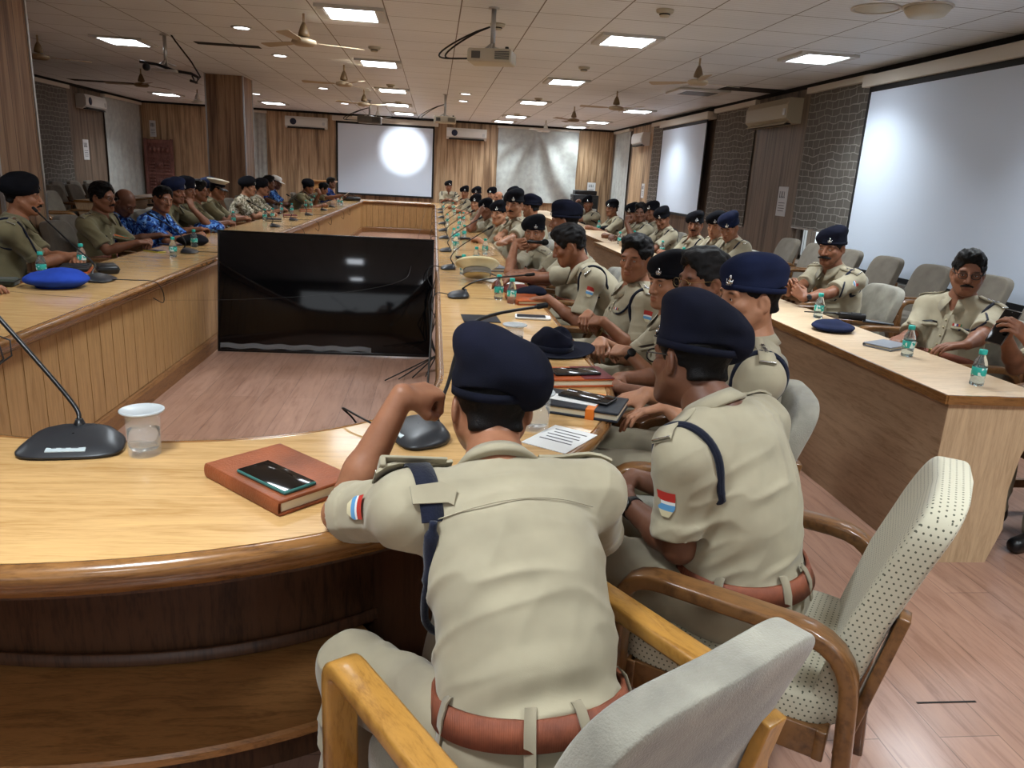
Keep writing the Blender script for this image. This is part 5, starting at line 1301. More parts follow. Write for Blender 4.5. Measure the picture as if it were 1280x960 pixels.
def phone(x, y, z, rz, label, col=(24, 26, 30), s=1.1, side=(60, 110, 104)):
    o = empty('mobile_phone', (x, y, z), rz, label, 'phone', 'mobile phones'); k = 'phone_edge_%d_%d_%d' % side
    me = MATS.get(k) or mat(k, side, .35)
    MB().box((0, 0, .0045), (.076*s, .163*s, .009), bev=.004).build('body', me, o)
    MB().box((0, 0, .0092), (.071*s, .157*s, .0012), bev=.0004).build('display', M_TVS, o)
    mb = MB(); mb.lathe([(.0, 0), (.0025, 0), (.0025, .0003), (0, .0003)], (0, .07*s, .0097), 10); mb.build('camera_hole', M_BLACKP, o); return o
def book(x, y, z, rz, w, d, h, label, cover, name='notebook', cat='notebook', band=None, cover2=None):
    o = empty(name, (x, y, z), rz, label, cat); kc = cover
    mb = MB(); mb.box((0, 0, h-.004), (w, d, .008), bev=.003); mb.box((0, 0, .004), (w, d, .008), bev=.003); n = 8
    rows = [[(-w/2-.001-.006*math.cos(PI*j/n-PI/2)+.004, yy, h/2+(h/2-.001)*math.sin(PI*j/n-PI/2)) for yy in (-d/2, d/2)] for j in range(n+1)]; mb.grid(rows); mb.grid([[(p[0]+.006, p[1], p[2]) for p in r][::-1] for r in rows]); mb.build('cover', kc, o)
    MB().box((.002, 0, h/2), (w-.014, d-.012, h-.014)).build('pages', M_PAGES, o)
    if cover2 is not None: MB().box((w*.28, 0, h-.0005), (w*.46, d+.001, .004), bev=.001).build('cover_flap', cover2, o)
    if band is not None: MB().box((w*.18, 0, h/2), (.03, d+.004, h+.004), bev=.002).build('elastic_band', band, o)
    return o
M_PAGES = mat('page_block', (216, 206, 180), .8)
M_LEATHB = m_cloth('tan_brown_leather', (136, 76, 48), .38, weave=160, bump=.5, mottled=.18, sheen=0); M_LEATHM = m_cloth('maroon_leather', (98, 34, 36), .4, weave=160, bump=.4, mottled=.12, sheen=0); M_LEATHO = m_cloth('orange_leather', (170, 84, 44), .4, weave=160, bump=.4, mottled=.12, sheen=0)
M_LEATHK = m_cloth('dark_grey_leather', (40, 42, 48), .45, weave=160, bump=.4, mottled=.12, sheen=0); M_OBAND = mat('orange_tab', (216, 116, 34), .5); M_STEELB = mat('grey_ruled_cover', (128, 132, 140), .4)
def glass(x, y, label, s=1.12):
    o = empty('water_glass', (x, y, TT), 0, label, 'glass', 'covered glasses of water')
    prof = [(.0, .0), (.034, .0), (.036, .004), (.037, .02), (.0385, .105), (.0365, .105), (.0345, .02), (.03, .014), (.0, .013)]
    MB().lathe([(r*s, z*s) for r, z in prof], n=28).build('tumbler', mat('drinking_glass', (240, 246, 246), .03, spec=.6, alpha=.16) if 'drinking_glass' not in MATS else MATS['drinking_glass'], o)
    MB().lathe([(r*s, z*s) for r, z in [(.0, .015), (.030, .016), (.0342, .024), (.0352, .062), (.0, .062)]], n=28).build('water', MATS.get('glass_water') or mat('glass_water', (246, 250, 250), .01, trans=1, ior=1.06), o)
    MB().lathe([(r*s, z*s) for r, z in [(.0, .1055), (.046, .1055), (.049, .107), (.049, .111), (.044, .112), (.042, .109), (.0, .109)]], n=32).build('lid', MATS.get('frosted_lid') or mat('frosted_lid', (206, 212, 214), .35, trans=.25), o); return o
mic(-.935, 1.985, .12, 'black gooseneck microphone with label plate beside a covered glass at the near table end', [(-.03, .08, .10), (-.16, .13, .24), (-.34, .20, .42)], s=1.0, plate=True)
glass(-.745, 1.955, 'covered glass of water beside the near left microphone')
book(-.36, 1.765, TT, math.radians(44.8), .215, .315, .038, 'tan leather diary lying beside the leaning officer\'s elbow, a phone on it', M_LEATHB, 'diary', 'notebook')
phone(-.357, 1.706, TT+.0385, math.radians(46), 'teal-edged phone lying on the tan leather diary', s=1.18)
mic(-.03, 2.13, -1.2, 'black microphone base half hidden behind the arm of the leaning officer', [(.085, .13, .12), (.168, .37, .274), (.424, .62, .30)], s=.95, plate=True, cable=[(-.10, 2.10, .775), (-.20, 2.20, .79), (-.27, 2.30, .79), (-.24, 2.34, .74), (-.2, 2.36, .66)])
glass(.375, 3.30, 'covered glass of water beside the wide-brimmed hat')
glass(.335, 2.215, 'glass of water behind the head of the leaning officer')
book(.56, 2.81, TT, math.radians(8), .27, .19, .034, 'orange and maroon leather diary under a black phone', M_LEATHO, 'diary', 'notebook', cover2=M_LEATHM)
phone(.565, 2.80, TT+.0365, math.radians(100), 'black phone on the orange and maroon diary', s=1.15, side=(22, 22, 24))
book(.52, 2.44, TT, math.radians(-24), .30, .20, .034, 'dark grey notebook with orange tab at the table\'s curved edge', M_LEATHK, 'notebook', 'notebook', band=M_OBAND)
o = empty('paper_slip', (.485, 2.44, TT+.0345), math.radians(60), 'white slip under the phone on the dark grey notebook', 'paper'); MB().box((0, 0, .001), (.07, .2, .002)).build('sheet', M_WHITE, o)
phone(.545, 2.45, TT+.0370, math.radians(54), 'black phone on the dark grey notebook with orange tab', s=1.15, side=(22, 22, 24))
o = empty('paper_sheet', (.40, 2.13, TT), math.radians(-38), 'white printed sheet at the curved table edge behind the leaning officer', 'paper'); MB().box((0, 0, .001), (.15, .21, .002)).build('sheet', M_WHITE, o)
mb = MB(); [mb.box((0, .07-.025*k, .0022), (.11-.02*(k % 2), .006, .0006)) for k in range(5)]; mb.build('printing', M_INK, o)
# wide-brimmed slouch hat
ht = empty('brimmed_hat', (.555, 3.33, TT), .3, 'navy wide-brimmed hat lying on the table', 'hat'); mb = MB(); rows = []
for r_, z_ in ((.09, .012), (.15, .006), (.195, .010), (.205, .016), (.195, .014), (.15, .010), (.092, .016)):
    rows.append([(r_*math.cos(a)*1.0, r_*math.sin(a)*.86, z_+.008*math.cos(2*a)*(r_-.09)/.1) for a in np.linspace(0, 2*PI, 48, endpoint=False)])
mb.grid(rows, closed=True); mb.build('brim', M_NAVY, ht)
F_ = Field(); F_.ell((0, 0, .04), (.092, .105, .075), None, .02); F_.ell((0, -.03, .085), (.06, .055, .035), None, .03); F_.ell((.0, .05, .13), (.022, .10, .05), None, .025, 's'); F_.ell((.05, -.06, .12), (.05, .03, .04), None, .02, 's'); F_.cut((0, 0, .004), (0, 0, -1))
vh, qh = F_.mesh(.006); vh = vh+vert_normals(vh, qh)*(vnoise(vh, 22, 3)*.006)[:, None]; link('crown', np_mesh('crown', vh, qh), M_NAVY, ht)
mb = MB(); mb.grid([[(r_*math.cos(a), r_*1.14*math.sin(a), z_) for a in np.linspace(0, 2*PI, 40, endpoint=False)] for r_, z_ in ((.094, .014), (.0965, .016), (.0965, .036), (.094, .038))], closed=True); mb.build('hat_band', M_CORD, ht)
o = empty('dark_card', (.27, 4.07, TT), .05, 'dark grey card lying on the table near the third microphone', 'card'); MB().box((0, 0, .002), (.20, .21, .004), bev=.001).build('card', M_LEATHK, o)
o = empty('white_case', (.57, 4.14, TT), math.radians(85), 'white flip phone case lying at the right edge of the table', 'phone case'); MB().box((0, 0, .006), (.10, .2, .012), bev=.004).build('case_back', M_WHITE, o); MB().box((.0, .01, .013), (.08, .16, .004), bev=.001).build('display', M_LEATHK, o)
# cables and the extension socket by the television
sk = empty('extension_socket', (.05, 3.02, .34), 0, 'white extension socket hanging on the table front beside the television', 'socket'); MB().box((-.03, 0, 0), (.06, .11, .045), bev=.006).build('housing', M_WHITE, sk); MB().box((-.045, 0, .03), (.035, .035, .03), bev=.004).build('plug', M_BLACKP, sk)
mb = MB(); mb.tube([(-.045, 0, .045), (-.06, .25, .10), (-.06, .9, .05), (-.05, 1.6, .12), (-.04, 2.2, .30)], .006); mb.tube([(-.03, -.05, 0), (-.05, -.10, -.12), (-.02, -.02, -.22), (0, .1, -.33)], .005); mb.build('cable', M_CABLE, sk)
cb = empty('cable_bundle', (.02, 5.95, 0), 0, 'loose black cables hanging between the television edge and the table', 'cables'); mb = MB()
for k in range(4): mb.tube([(.02, .1*k, .72), (.05-.03*k, -.1+.1*k, .5), (-.02, -.2+.12*k, .30-.05*k), (.03, -.1, .12), (-.05-.1*k, -.35-.05*k, .012)], .005)
mb.build('cables', M_CABLE, cb)
RM = [(577, 371), (560, 336), (556, 314), (554, 298), (551, 288.5), (549.5, 280), (548.5, 272), (548, 266), (547.5, 262)]
ordn = ['first', 'second', 'third', 'fourth', 'fifth', 'sixth', 'seventh', 'eighth', 'ninth']
for i, (u, v) in enumerate(RM):
    p = atz(u, v, TT); y = p[1] if i == 0 else p[1]; x = max(.13, p[0]) if i else .17
    n = [(.03, -.02, .06), (.14, -.05, .12), (.42, -.10, .17)] if i in (0,) else [(.02, 0, .10), (.10, .1, .18), (.34, .3, .32)]
    mic(x, y, math.radians(-90), 'black gooseneck microphone on the right arm of the table, %s from the television' % ordn[i], n, s=.80 if i == 0 else .72, cable=[(x-.05, y, TT+.01), (x-.14, y-.02, TT+.02), (x-.17, y-.06, .70), (x-.13, y-.1, .62), (x-.09, y-.05, .60)])
LM = [(126, 351), (237, 316), (344, 283.5), (367, 275.5), (386, 269), (405, 263), (415, 259)]
for i, (u, v) in enumerate(LM):
    p = atz(u, v, TT); x, y = p[0], p[1]
    n = [(-.06, .06, .10), (-.22, .16, .20), (-.545, .44, .375)] if i == 0 else [(-.03, 0, .09), (-.12, .05, .18), (-.32, .12, .28)]
    mic(x, y, math.radians(90), 'black gooseneck microphone on the left arm of the table, %s from the near end' % ordn[i], n, s=.85 if i == 0 else .72, cable=[(x+.07, y, TT+.012), (x+.20, y-.05, TT+.02), (x+.31, y+.02, TT+.005), (x+.345, y+.06, .70), (x+.33, y+.1, .62), (x+.30, y+.02, .66)])
hb = empty('cable_loop', (-1.80, 3.10, TT), 0, 'looped thin cables over the table edge at the left frame edge', 'cables'); mb = MB()
for k in range(2): mb.tube([(-.12, .1-.1*k, .01), (.0, .12-.1*k, .03), (.075, .12-.08*k, .0), (.085, .1-.06*k, -.06), (.05, -.0-.02*k, -.10), (.055, -.12, -.09)], .0035)
mb.build('cable', M_CABLE, hb)
B_L = [(53, 346, 'at the near left before the officer speaking into a microphone'), (103, 333, 'between the two nearest officers on the left'), (217, 321, 'behind the second microphone on the left arm'), (243, 309, 'beside the dark beret on the left arm'), (292, 280, 'just above the television corner'), (331, 275.5, 'near the third left microphone'), (341, 274, 'second by the third left microphone'), (352, 266, 'before the officers in sand camouflage'), (365, 266.5, 'behind the fourth left microphone'), (382, 261, 'near the officer leaning on his hand, far left'), (389, 260, 'second near the officer leaning on his hand'), (393, 254, 'before the far left end officers'), (423, 255, 'left of the two at the far left corner of the table'), (427, 256, 'right of the two at the far left corner of the table')]
B_R = [(554, 262, 'leftmost of the far end row on the right arm'), (566, 262, 'second of the far end row on the right arm'), (568, 268, 'near the far end of the right arm'), (559, 280, 'by the sixth right microphone'), (574, 277, 'left of a pair before the officer in spectacles'), (579, 277, 'right of a pair before the far right officers'), (574, 284, 'in front of that far pair on the right arm'), (580, 297, 'beside the black wallet on the right arm'), (567, 302, 'tall behind the fourth right microphone'), (572, 300, 'close to another behind the fourth right microphone'), (569.5, 312, 'behind the third right microphone'), (606, 318, 'before the stout officer with clasped hands'), (595, 331, 'beside the black keys on the right arm'), (579, 343, 'left of the cream cap'), (623, 374, 'beside the cream cap, left of two'), (639, 379, 'beside the cream cap, right of two')]
B_S = [(748, 288, 'behind the black beret on the farther right desk'), (774, 305, 'on the far end of the nearest right desk beside a box'), (792, 303, 'behind the first one on the right desk'), (827, 318, 'before the officer looking down in the second row'), (853, 328, 'beside the brown folder in the second row'), (1022, 397, 'at the elbow of the officer with the big moustache'), (1133, 445, 'beside the ringed notebook on the nearest right desk'), (1220, 481, 'nearest the open end of the right desk'), (893/1, 282, 'x')][:-1]
for u, v, w in B_L+B_R+B_S:
    p = atz(u, v, TT); bottle(p[0], p[1], 'small teal-capped water bottle '+w)
p = atz(100, 247, .76); bottle(-5.75, 13.9, 'small water bottle on the empty desk at the left'); bottle(3.0, 15.6, 'lone water bottle on the far right desk') if False else None
# caps and berets lying about
def flat_beret(x, y, z, rz, label, m, r=.13, h=.055):
    o = empty('beret', (x, y, z), rz, label, 'hat'); F_ = Field(); F_.ell((0, 0, h*.45), (r, r*.86, h*.5), None, .02); F_.ell((.03, .01, h*.6), (r*.6, r*.6, h*.5), None, .03); F_.cut((0, 0, .002), (0, 0, -1)); v_, q_ = F_.mesh(.006)
    v_ = v_+vert_normals(v_, q_)*(vnoise(v_, 18, int(x*100) & 255)*.005)[:, None]; v_[:, 2] = np.maximum(v_[:, 2], .001); link('crown', np_mesh('crown', v_, q_), m, o)
    mb = MB(); mb.grid([[(q1*r*math.cos(a), q1*r*.86*math.sin(a), z1) for a in np.linspace(0, 2*PI, 36, endpoint=False)] for q1, z1 in ((.58, .001), (.64, .0015), (.66, .005), (.60, .006))], closed=True); mb.build('hat_band', m, o); return o
p = atz(66, 362, TT); flat_beret(p[0]-.02, p[1]+.10, TT, .2, 'bright blue beret lying at the near end of the left table arm', M_ROYAL, .17, .10)
p = atz(241, 306, TT); flat_beret(p[0], p[1], TT, .2, 'dark navy beret beside a bottle on the left table arm', M_BLACKW, .14, .09)
p = atz(262, 290, TT); flat_beret(p[0], p[1], TT, .2, 'crumpled blue camouflage cap on the left table arm', M_CAMOB, .16, .12)
p = atz(1046, 415, TT); flat_beret(p[0], p[1]+.05, TT, .9, 'navy blue beret lying on the right desk beside a radio', M_NAVY2, .14, .05)
p = atz(751, 287, TT); flat_beret(p[0]+.1, p[1], TT, 0, 'black beret lying on the farther right desk', M_BLACKW, .16, .06)
p = atz(655, 357, TT); flat_beret(.66, 4.95, TT, .5, 'navy cloth cap at the right table edge before the reaching officer', M_NAVY, .11, .06)
cp = empty('peaked_cap', (.33, 5.55, TT), .5, 'cream peaked cap lying on its side on the right arm of the table', 'hat'); Rc_ = Matrix.Rotation(-.35, 3, 'X') @ Matrix.Rotation(.18, 3, 'Y')
M_CREAMC = m_cloth('cream_cap_cloth', (212, 198, 156), .8)
MB().lathe([(.0, .0), (.095, .0), (.10, .05), (.16, .085), (.165, .095), (.155, .105), (.08, .112), (0, .113)], (0, 0, .045), 32, R=Rc_).build('crown', M_CREAMC, cp)
MB().lathe([(.101, .004), (.103, .006), (.104, .042), (.102, .045)], (0, 0, .045), 32, R=Rc_, caps=False).build('hat_band', M_FABG, cp)
mb = MB(); mb.grid([[Rc_ @ Vector((rr_*math.sin(a), -rr_*math.cos(a)*1.05, .01-zz))+Vector((0, 0, .045)) for a in np.linspace(-.9, .9, 14)] for rr_, zz in ((.10, 0), (.15, .02), (.15, .024), (.10, .004))]); mb.build('visor', M_FABG, cp)
p = atz(1060, 398, TT); rd = empty('handheld_radio', (p[0]-.02, p[1]-.02, TT), math.radians(-30), 'black handheld radio with a long aerial on the right desk', 'radio')
MB().box((.03, 0, .020), (.16, .062, .040), bev=.008).build('body', M_BLACKP, rd); mb = MB(); mb.tube([(-.05, .012, .025), (-.09, .012, .025), (-.26, .012, .014)], [.009, .006, .0035], 8); mb.build('aerial', M_BLACKP, rd); mb = MB(); mb.lathe([(.009, 0), (.008, .016), (0, .016)], (-.05, -.015, .026), 12, R=Matrix.Rotation(-PI/2, 3, 'Y')); mb.build('knob', M_STRAP, rd)
MB().box((.05, 0, .0415), (.06, .045, .004)).build('speaker_grille', M_GRILL, rd)
o = phone(p[0]+.12, p[1]-.14, TT, math.radians(60), 'black phone lying between the radio and the navy blue beret', s=1.1, side=(20, 20, 22))
p = atz(1108, 434, TT); book(p[0], p[1], TT, math.radians(-60), .15, .2, .022, 'ringed grey notebook beside a bottle on the right desk', M_STEELB, 'ring_notebook', 'notebook')
p = atz(843, 323, TT); book(p[0]+.1, p[1]+.1, TT, math.radians(5), .3, .45, .03, 'dark brown folder on the right desk in the second row', M_LEATHM, 'folder', 'folder')
p = atz(765, 299, TT); o = empty('cardboard_box', (2.45, 9.25, TT), 0, 'small pale box on the far end of the nearest right desk', 'box'); MB().box((0, 0, .03), (.24, .3, .06), bev=.004).build('carton', M_DESKS, o); MB().box((0, 0, .062), (.245, .08, .004)).build('tape', M_PAPER, o)
bk_ = book(-2.30, 5.15, TT, math.radians(20), .20, .28, .03, 'brown leather diary before the officer speaking into a microphone', M_LEATHO, 'diary', 'notebook'); o = empty('black_pouch', (-2.30, 5.14, TT+.031), .3, 'black pouch lying on the brown leather diary at the left', 'pouch'); MB().box((0, 0, .014), (.17, .25, .028), bev=.012).build('pouch', M_STRAP, o); MB().box((.02, 0, .029), (.10, .05, .006), bev=.002).build('flap', M_LEATHK, o)
o = empty('black_case', (-2.16, 5.28, TT), .5, 'small black case beside the first left microphone', 'case'); MB().box((0, 0, .028), (.13, .2, .055), bev=.02).build('case', M_BLACKP, o); MB().box((0, 0, .03), (.134, .204, .006), bev=.002).build('zip', M_GRILL, o)
o = empty('dark_pouch', (-2.47, 4.58, TT), .2, 'dark green-grey pouch at the left frame edge on the table', 'pouch'); MB().box((0, 0, .022), (.18, .13, .045), bev=.018).build('pouch', m_cloth('olive_pouch', (52, 56, 46), .7), o); MB().box((0, 0, .03), (.184, .134, .005), bev=.002).build('zip', M_GRILL, o)
phone(-2.31, 6.6, TT, 1.0, 'yellow-edged phone on the left table arm', s=1.1, side=(190, 180, 60)); phone(-2.37, 7.15, TT, 1.3, 'dark phone beside the second left bottle pair', s=1.1, side=(30, 30, 32))
for (x, y, w, m, nm) in ((-2.2, 10.9, 'dark notebook before the officer in a white peaked cap', M_LEATHK, 0), (-2.16, 11.9, 'red notebook before the officers in sand camouflage', M_LEATHM, 0), (-2.2, 13.6, 'orange-covered file on the left arm near the far end', M_LEATHO, 0), (.60, 4.72, 'black and orange notebook under the reaching officer\'s hand', M_LEATHO, 0), (.58, 5.15, 'dark red notebook near the cream cap', M_LEATHM, 0), (.50, 6.35, 'white-edged notepad before the stout officer', M_STEELB, 0)):
    book(x, y, TT, .2, .2, .28, .03, w, m)
o = empty('notepaper', (.52, 5.6, TT), .5, 'white sheets under the hand of the reaching officer', 'paper'); MB().box((0, 0, .003), (.21, .29, .006)).build('sheets', M_WHITE, o)
o = empty('wallet', (.36, 9.3, TT), .3, 'flat black wallet on the right arm beside a bottle', 'wallet'); MB().box((0, 0, .01), (.22, .12, .02), bev=.006).build('wallet', M_BLACKP, o); MB().box((0, .0, .021), (.18, .02, .003)).build('strap', M_STRAP, o)
o = empty('key_pouch', (.28, 7.1, TT), .3, 'black key pouch on the right arm behind the cream cap', 'keys'); MB().box((0, 0, .012), (.13, .08, .024), bev=.010).build('pouch', M_BLACKP, o); mb = MB(); mb.tube([(.065+.016*math.cos(a), .016*math.sin(a), .006) for a in np.linspace(0, 2*PI, 14, endpoint=False)], .002, 6, closed=True); mb.build('key_ring', M_SILVER, o)
o = empty('black_bag', (-1.98, 18.9, TT), .2, 'black bag lying at the far left corner of the table', 'bag'); MB().box((0, 0, .05), (.42, .3, .10), bev=.04).build('bag', M_BLACKP, o); mb = MB(); mb.tube([(-.1, 0, .09), (-.06, 0, .13), (.06, 0, .13), (.1, 0, .09)], .008); mb.build('handle', M_STRAP, o)
# ------------------------------------------------------------------ the meeting
BRT = dict(hat='beret')
FWD = lambda a: yaw(a)[0]; RGT = lambda a: yaw(a)[1]
def hd(w, d, n, curl=(.35, .5, .4), thumb=.5, **k): return dict(w=w, d=d, n=n, curl=curl, thumb=thumb, **k)
def seat_for(P, src, head, label, group, back=0.0, dx=0, dy=0):
    b = P['base']; f = FWD(head); return place(src, b[0]+f[0]*(.03-back)+dx, b[1]+f[1]*(.03-back)+dy, head, label, group)
# --- the officer in front, his back to us, left elbow on the table
m1 = person('person in khaki and dark beret seen from behind, left elbow on the table', (.134, 1.545, 1.04), hatz=1.14, hatx=1.03, face=6, body=14, pitch=11, roll=2, lean=.32, lod=0, skin=1,
    neck=(.144, 1.405, .925), sdrop=.042, hips=(.205, 1.115, .565), sh=.186, belly=.5, build=1.02, elbowL=(-.185, 1.525, .795),
    L=hd((-.058, 1.60, 1.045), (.75, .60, -.05), (.05, .35, -.9), (1.35, 1.6, 1.0), .95, spread=.9), R=hd((.30, 1.80, .80), (-.8, .5, -.1), (0, 0, -1)), extras=('patchL',), knees={-1: (-.145, 1.40, .49), 1: (.10, 1.60, .55), -2: (-.16, 1.40, .10), 2: (.02, 1.62, .10)})
# broad navy strap on his left shoulder, held by a tab, and the cord hanging from it
def strap_cord(P):
    FS, KB, Rc, S, N_ = P['FS'], P['KB'], P['Rc'], P['S'], P['N']; up = V3(0, 0, 1); o = P['shirt']
    a0 = S[-1]+Rc[:, 0]*.035; cen = a0-Rc[:, 2]*.05; dirs = [Rc[:, 2]*math.cos(t)-Rc[:, 1]*math.sin(t)-Rc[:, 0]*.12 for t in np.linspace(-.5, 1.75, 16)]
    hit = FS.shoot(cen, np.array(dirs), .22); mb = KB(); w = Rc[:, 0]*.021; n = [nrm(d) for d in dirs]
    rows = [[p-w+q*.003 for p, q in zip(hit, n)], [p-w+q*.008 for p, q in zip(hit, n)], [p+w+q*.008 for p, q in zip(hit, n)], [p+w+q*.003 for p, q in zip(hit, n)]]
    mb.grid(rows+[rows[0]]); st = mb.put('shoulder_strap', M_CORD, o)
    k = 11; mb = KB(); c = hit[k]; t_ = nrm(hit[k+1]-hit[k-1]); q = n[k]; Mx = Matrix(np.stack([Rc[:, 0], t_, np.cross(Rc[:, 0], t_)], 1).tolist())
    out = [(-.034, -.016), (.026, -.020), (.052, -.004), (.040, .026), (.030, .020), (-.034, .018)]; M4 = Mx.to_4x4(); M4.translation = Vector(c+q*.009); mb.prism(out, -.002, .003, M4); mb.put('strap_tab', P['sm'], o)
    e = hit[-1]+n[-1]*.012; mb = KB(); l = -Rc[:, 0]
    pts = [e, e-up*.05+l*.004, e-up*.10+l*.002, e-up*.15+l*.012, e-up*.205+l*.006+Rc[:, 1]*.01, e-up*.225-l*.030+Rc[:, 1]*.03, e-up*.200-l*.075+Rc[:, 1]*.06, e-up*.150-l*.10+Rc[:, 1]*.12, e-up*.10-l*.12+Rc[:, 1]*.2]
    C = []
    for i in range(len(pts)-1):
        p0, p1, p2, p3 = pts[max(i-1, 0)], pts[i], pts[i+1], pts[min(i+2, len(pts)-1)]
        for kk in range(5): t = kk/5; C.append(.5*((2*p1)+(p2-p0)*t+(2*p0-5*p1+4*p2-p3)*t*t+(3*p1-p0-3*p2+p3)*t**3))
    mb.tube(C, [.014 if 2 < i < 13 else .0075 for i in range(len(C))], 9); mb.put('hanging_cord', M_CORD, o)
    # epaulette flap standing up at the shoulder, yoke seam across the back
    mb = KB(); c = P['top'][-1][3]+up*.018; R2 = Matrix((Rc@np.array(Matrix.Rotation(.10, 3, 'Y'))).tolist()); mb.box(c, (.13, .045, .006), R=R2, bev=.002); mb.box(c-Rc[:, 0]*.062-up*.004, (.012, .05, .022), R=R2, bev=.003); mb.put('loose_epaulette', P['sm'], o)
    B = P['B']; mb = KB(); pts = [FS.shoot(B(.80)+Rc[:, 0]*x, (-Rc[:, 1]+Rc[:, 2]*.15)[None], .25)[0]-Rc[:, 1]*.0045 for x in np.linspace(-.155, .155, 22)]; mb.tube(pts, .0012, 6); mb.put('yoke_seam', P['sm'], o)
strap_cord(m1)
place(CH_OAK, .22, 1.155, 32, 'golden wood armchair with plain beige cover, nearest the camera, under the leaning officer', 'armchairs at the table')
# --- second officer, half turned away, bracelet on the wrist
m2 = person('person in khaki and dark beret turned half away, braided cord on the left shoulder', (.652, 1.775, 1.10), face=24, body=38, pitch=8, roll=7, hatz=1.12, hatx=1.0, lean=.12, lod=0, skin=3,
    neck=(.70, 1.695, .975), hips=(.80, 1.60, .57), sh=.180, belly=.6, elbowL=(.595, 1.555, .70), L=hd((.53, 1.775, .705), (-.45, .75, -.05), (.7, .3, -.5), (.9, 1.0, .6), .8), R=hd((.58, 1.93, .72), (-.75, -.25, -.1), (-.3, -.5, -.7), (.8, .9, .6), .7),
    extras=('cordL', 'patchL', 'bandL'), glasses='black', knees={-1: (.44, 1.80, .55), 1: (.56, 1.98, .55), -2: (.36, 1.82, .10), 2: (.46, 2.06, .10)})
place(CH_DOT, .83, 1.625, 54, 'brown wood armchair in cream dotted fabric, second from the camera', 'armchairs at the table')
# --- third, beret in profile
m3 = person('person in khaki with a blue beret and silver crest seen in profile', (1.065, 2.42, 1.17), face=98, body=76, pitch=3, hatroll=.55, lean=-.06, lod=0, skin=0, hips=(1.03, 2.44, .57), sh=.192, build=1.06, hatmat=M_NAVY2,
    L=hd((.80, 2.36, .80), (-.9, .1, -.25), (0, -.2, -.95), (.3, .4, .3), .4), R=hd((.78, 2.55, .79), (-.9, .0, -.3), (0, .2, -.95), (.3, .4, .3), .4), extras=('cordL', 'cordR', 'patchL', 'stars', 'front'))
place(CH_BGE, .89, 2.40, 76, 'brown wood armchair with beige back behind the third officer', 'armchairs at the table')
G1 = 'officers along the right arm of the table'
GC = 'armchairs at the table'
def rt(label, px, x, face=120, body=84, lean=.08, lod=1, chair='x', **k):
    p = atx(px[0], px[1], x); ar = {}
    P = person(label, p, face=face, body=body, lean=lean, lod=lod, group=None, **k)
    seat_for(P, CH_BGE, 90, 'beige armchair under the '+chair, GC, back=-.16 if x > 1 else 0); return P
def table_hands(px, x, body, reach=.36, gap=.10, z=.805, clasp=True):
    p = atx(px[0], px[1], x); f, r = yaw(body); c = p+f*reach; c[2] = z
    kw = dict(curl=(.7, .8, .5), thumb=.6)
    return dict(L=hd(c-r*gap, f*.45+r*.9, V3(0, 0, -1)-f*.3, **kw), R=hd(c+r*gap, f*.45-r*.9, V3(0, 0, -1)-f*.3, **kw))
def lap_hands(px, x, body, reach=.30, z=.70, gap=.09):
    return table_hands(px, x, body, reach, gap, z)
rt('greying person in thin gold spectacles behind the one in profile', (880, 352), 1.10, 104, 80, lod=1, hat=None, hair=M_HAIRG, glasses='gold', skin=2, extras=('cordL', 'front'), chair='spectacled officer with greying hair', **lap_hands((880, 352), 1.10, 80))
rt('person in khaki with a dark beret, hands folded, black watch on the wrist', (838, 354), 1.13, 112, 84, lod=0, skin=0, hair=M_HAIR, longhair=True, sh=.165, build=.95, hatmat=M_BLACKW, extras=('cordL', 'patchL', 'bandL', 'front', 'stars'), chair='officer with folded hands and black watch', shirt=M_KHAKI,
   L=hd((.92, 3.36, .76), (-.5, .75, -.1), (.5, .3, -.8), (.8, .9, .5), .6), R=hd((.84, 3.58, .76), (-.35, -.8, -.1), (0, -.3, -.9), (.8, .9, .5), .6))
rt('hatless person in khaki looking towards the camera with hands clasped on his lap', (795, 324), 1.12, 140, 92, lod=0, lean=-.05, skin=1, hat=None, extras=('cordL', 'patchL', 'front', 'stars', 'whistle'), chair='hatless officer with clasped hands', L=hd((.92, 3.90, .80), (-.5, .75, -.1), (.5, .3, -.8), (.8, .9, .5), .6), R=hd((.88, 4.12, .80), (-.35, -.8, -.1), (0, -.3, -.9), (.8, .9, .5), .6))
m7 = rt('hatless person in profile reaching his right arm across the table', (712, 307), .86, 80, 86, lean=.26, lod=1, pitch=24, skin=2, hat=None, extras=('cordL', 'patchL', 'front'), chair='reaching officer', R=hd((.50, 5.22, .84), (-.85, .45, -.25), (0, 0, -1), (.3, .5, .4), .6), L=hd((.72, 4.60, .805), (-.85, .25, -.1), (0, 0, -1), (.3, .3, .2), .3))
rt('person in a navy beret hidden behind the reaching hatless officer', (706, 277), .98, 70, 88, lod=1, skin=2, extras=('cordL',), chair='officer hidden behind the reaching one', **table_hands((706, 277), .98, 88))
m8 = rt('person in a black beret holding a small microphone to the mouth', (668, 291), .86, 160, 110, lean=.14, lod=0, skin=1, moustache=True, hatmat=M_BLACKW, extras=('front', 'stars', 'bandL'), chair='officer holding a microphone', elbowR=(.60, 5.90, .80), R=hd((.655, 6.05, 1.02), (.72, -.25, .05), (-.2, -.75, -.3), (1.1, 1.2, .6), .8), L=hd((.72, 6.2, .81), (-.2, -.9, 0), (0, 0, -1)))
o = empty('hand_microphone', (.80, 5.98, 1.035), math.radians(8), 'small black microphone in the raised fist of the officer in a black beret', 'microphone'); mb = MB(); mb.tube([(-.06, 0, 0), (.05, 0, 0), (.06, 0, 0)], [.012, .014, .018], 12); mb.build('barrel', M_BLACKP, o); MB().ell((.085, 0, 0), (.032, .026, .026)).build('foam_head', M_MICD, o)
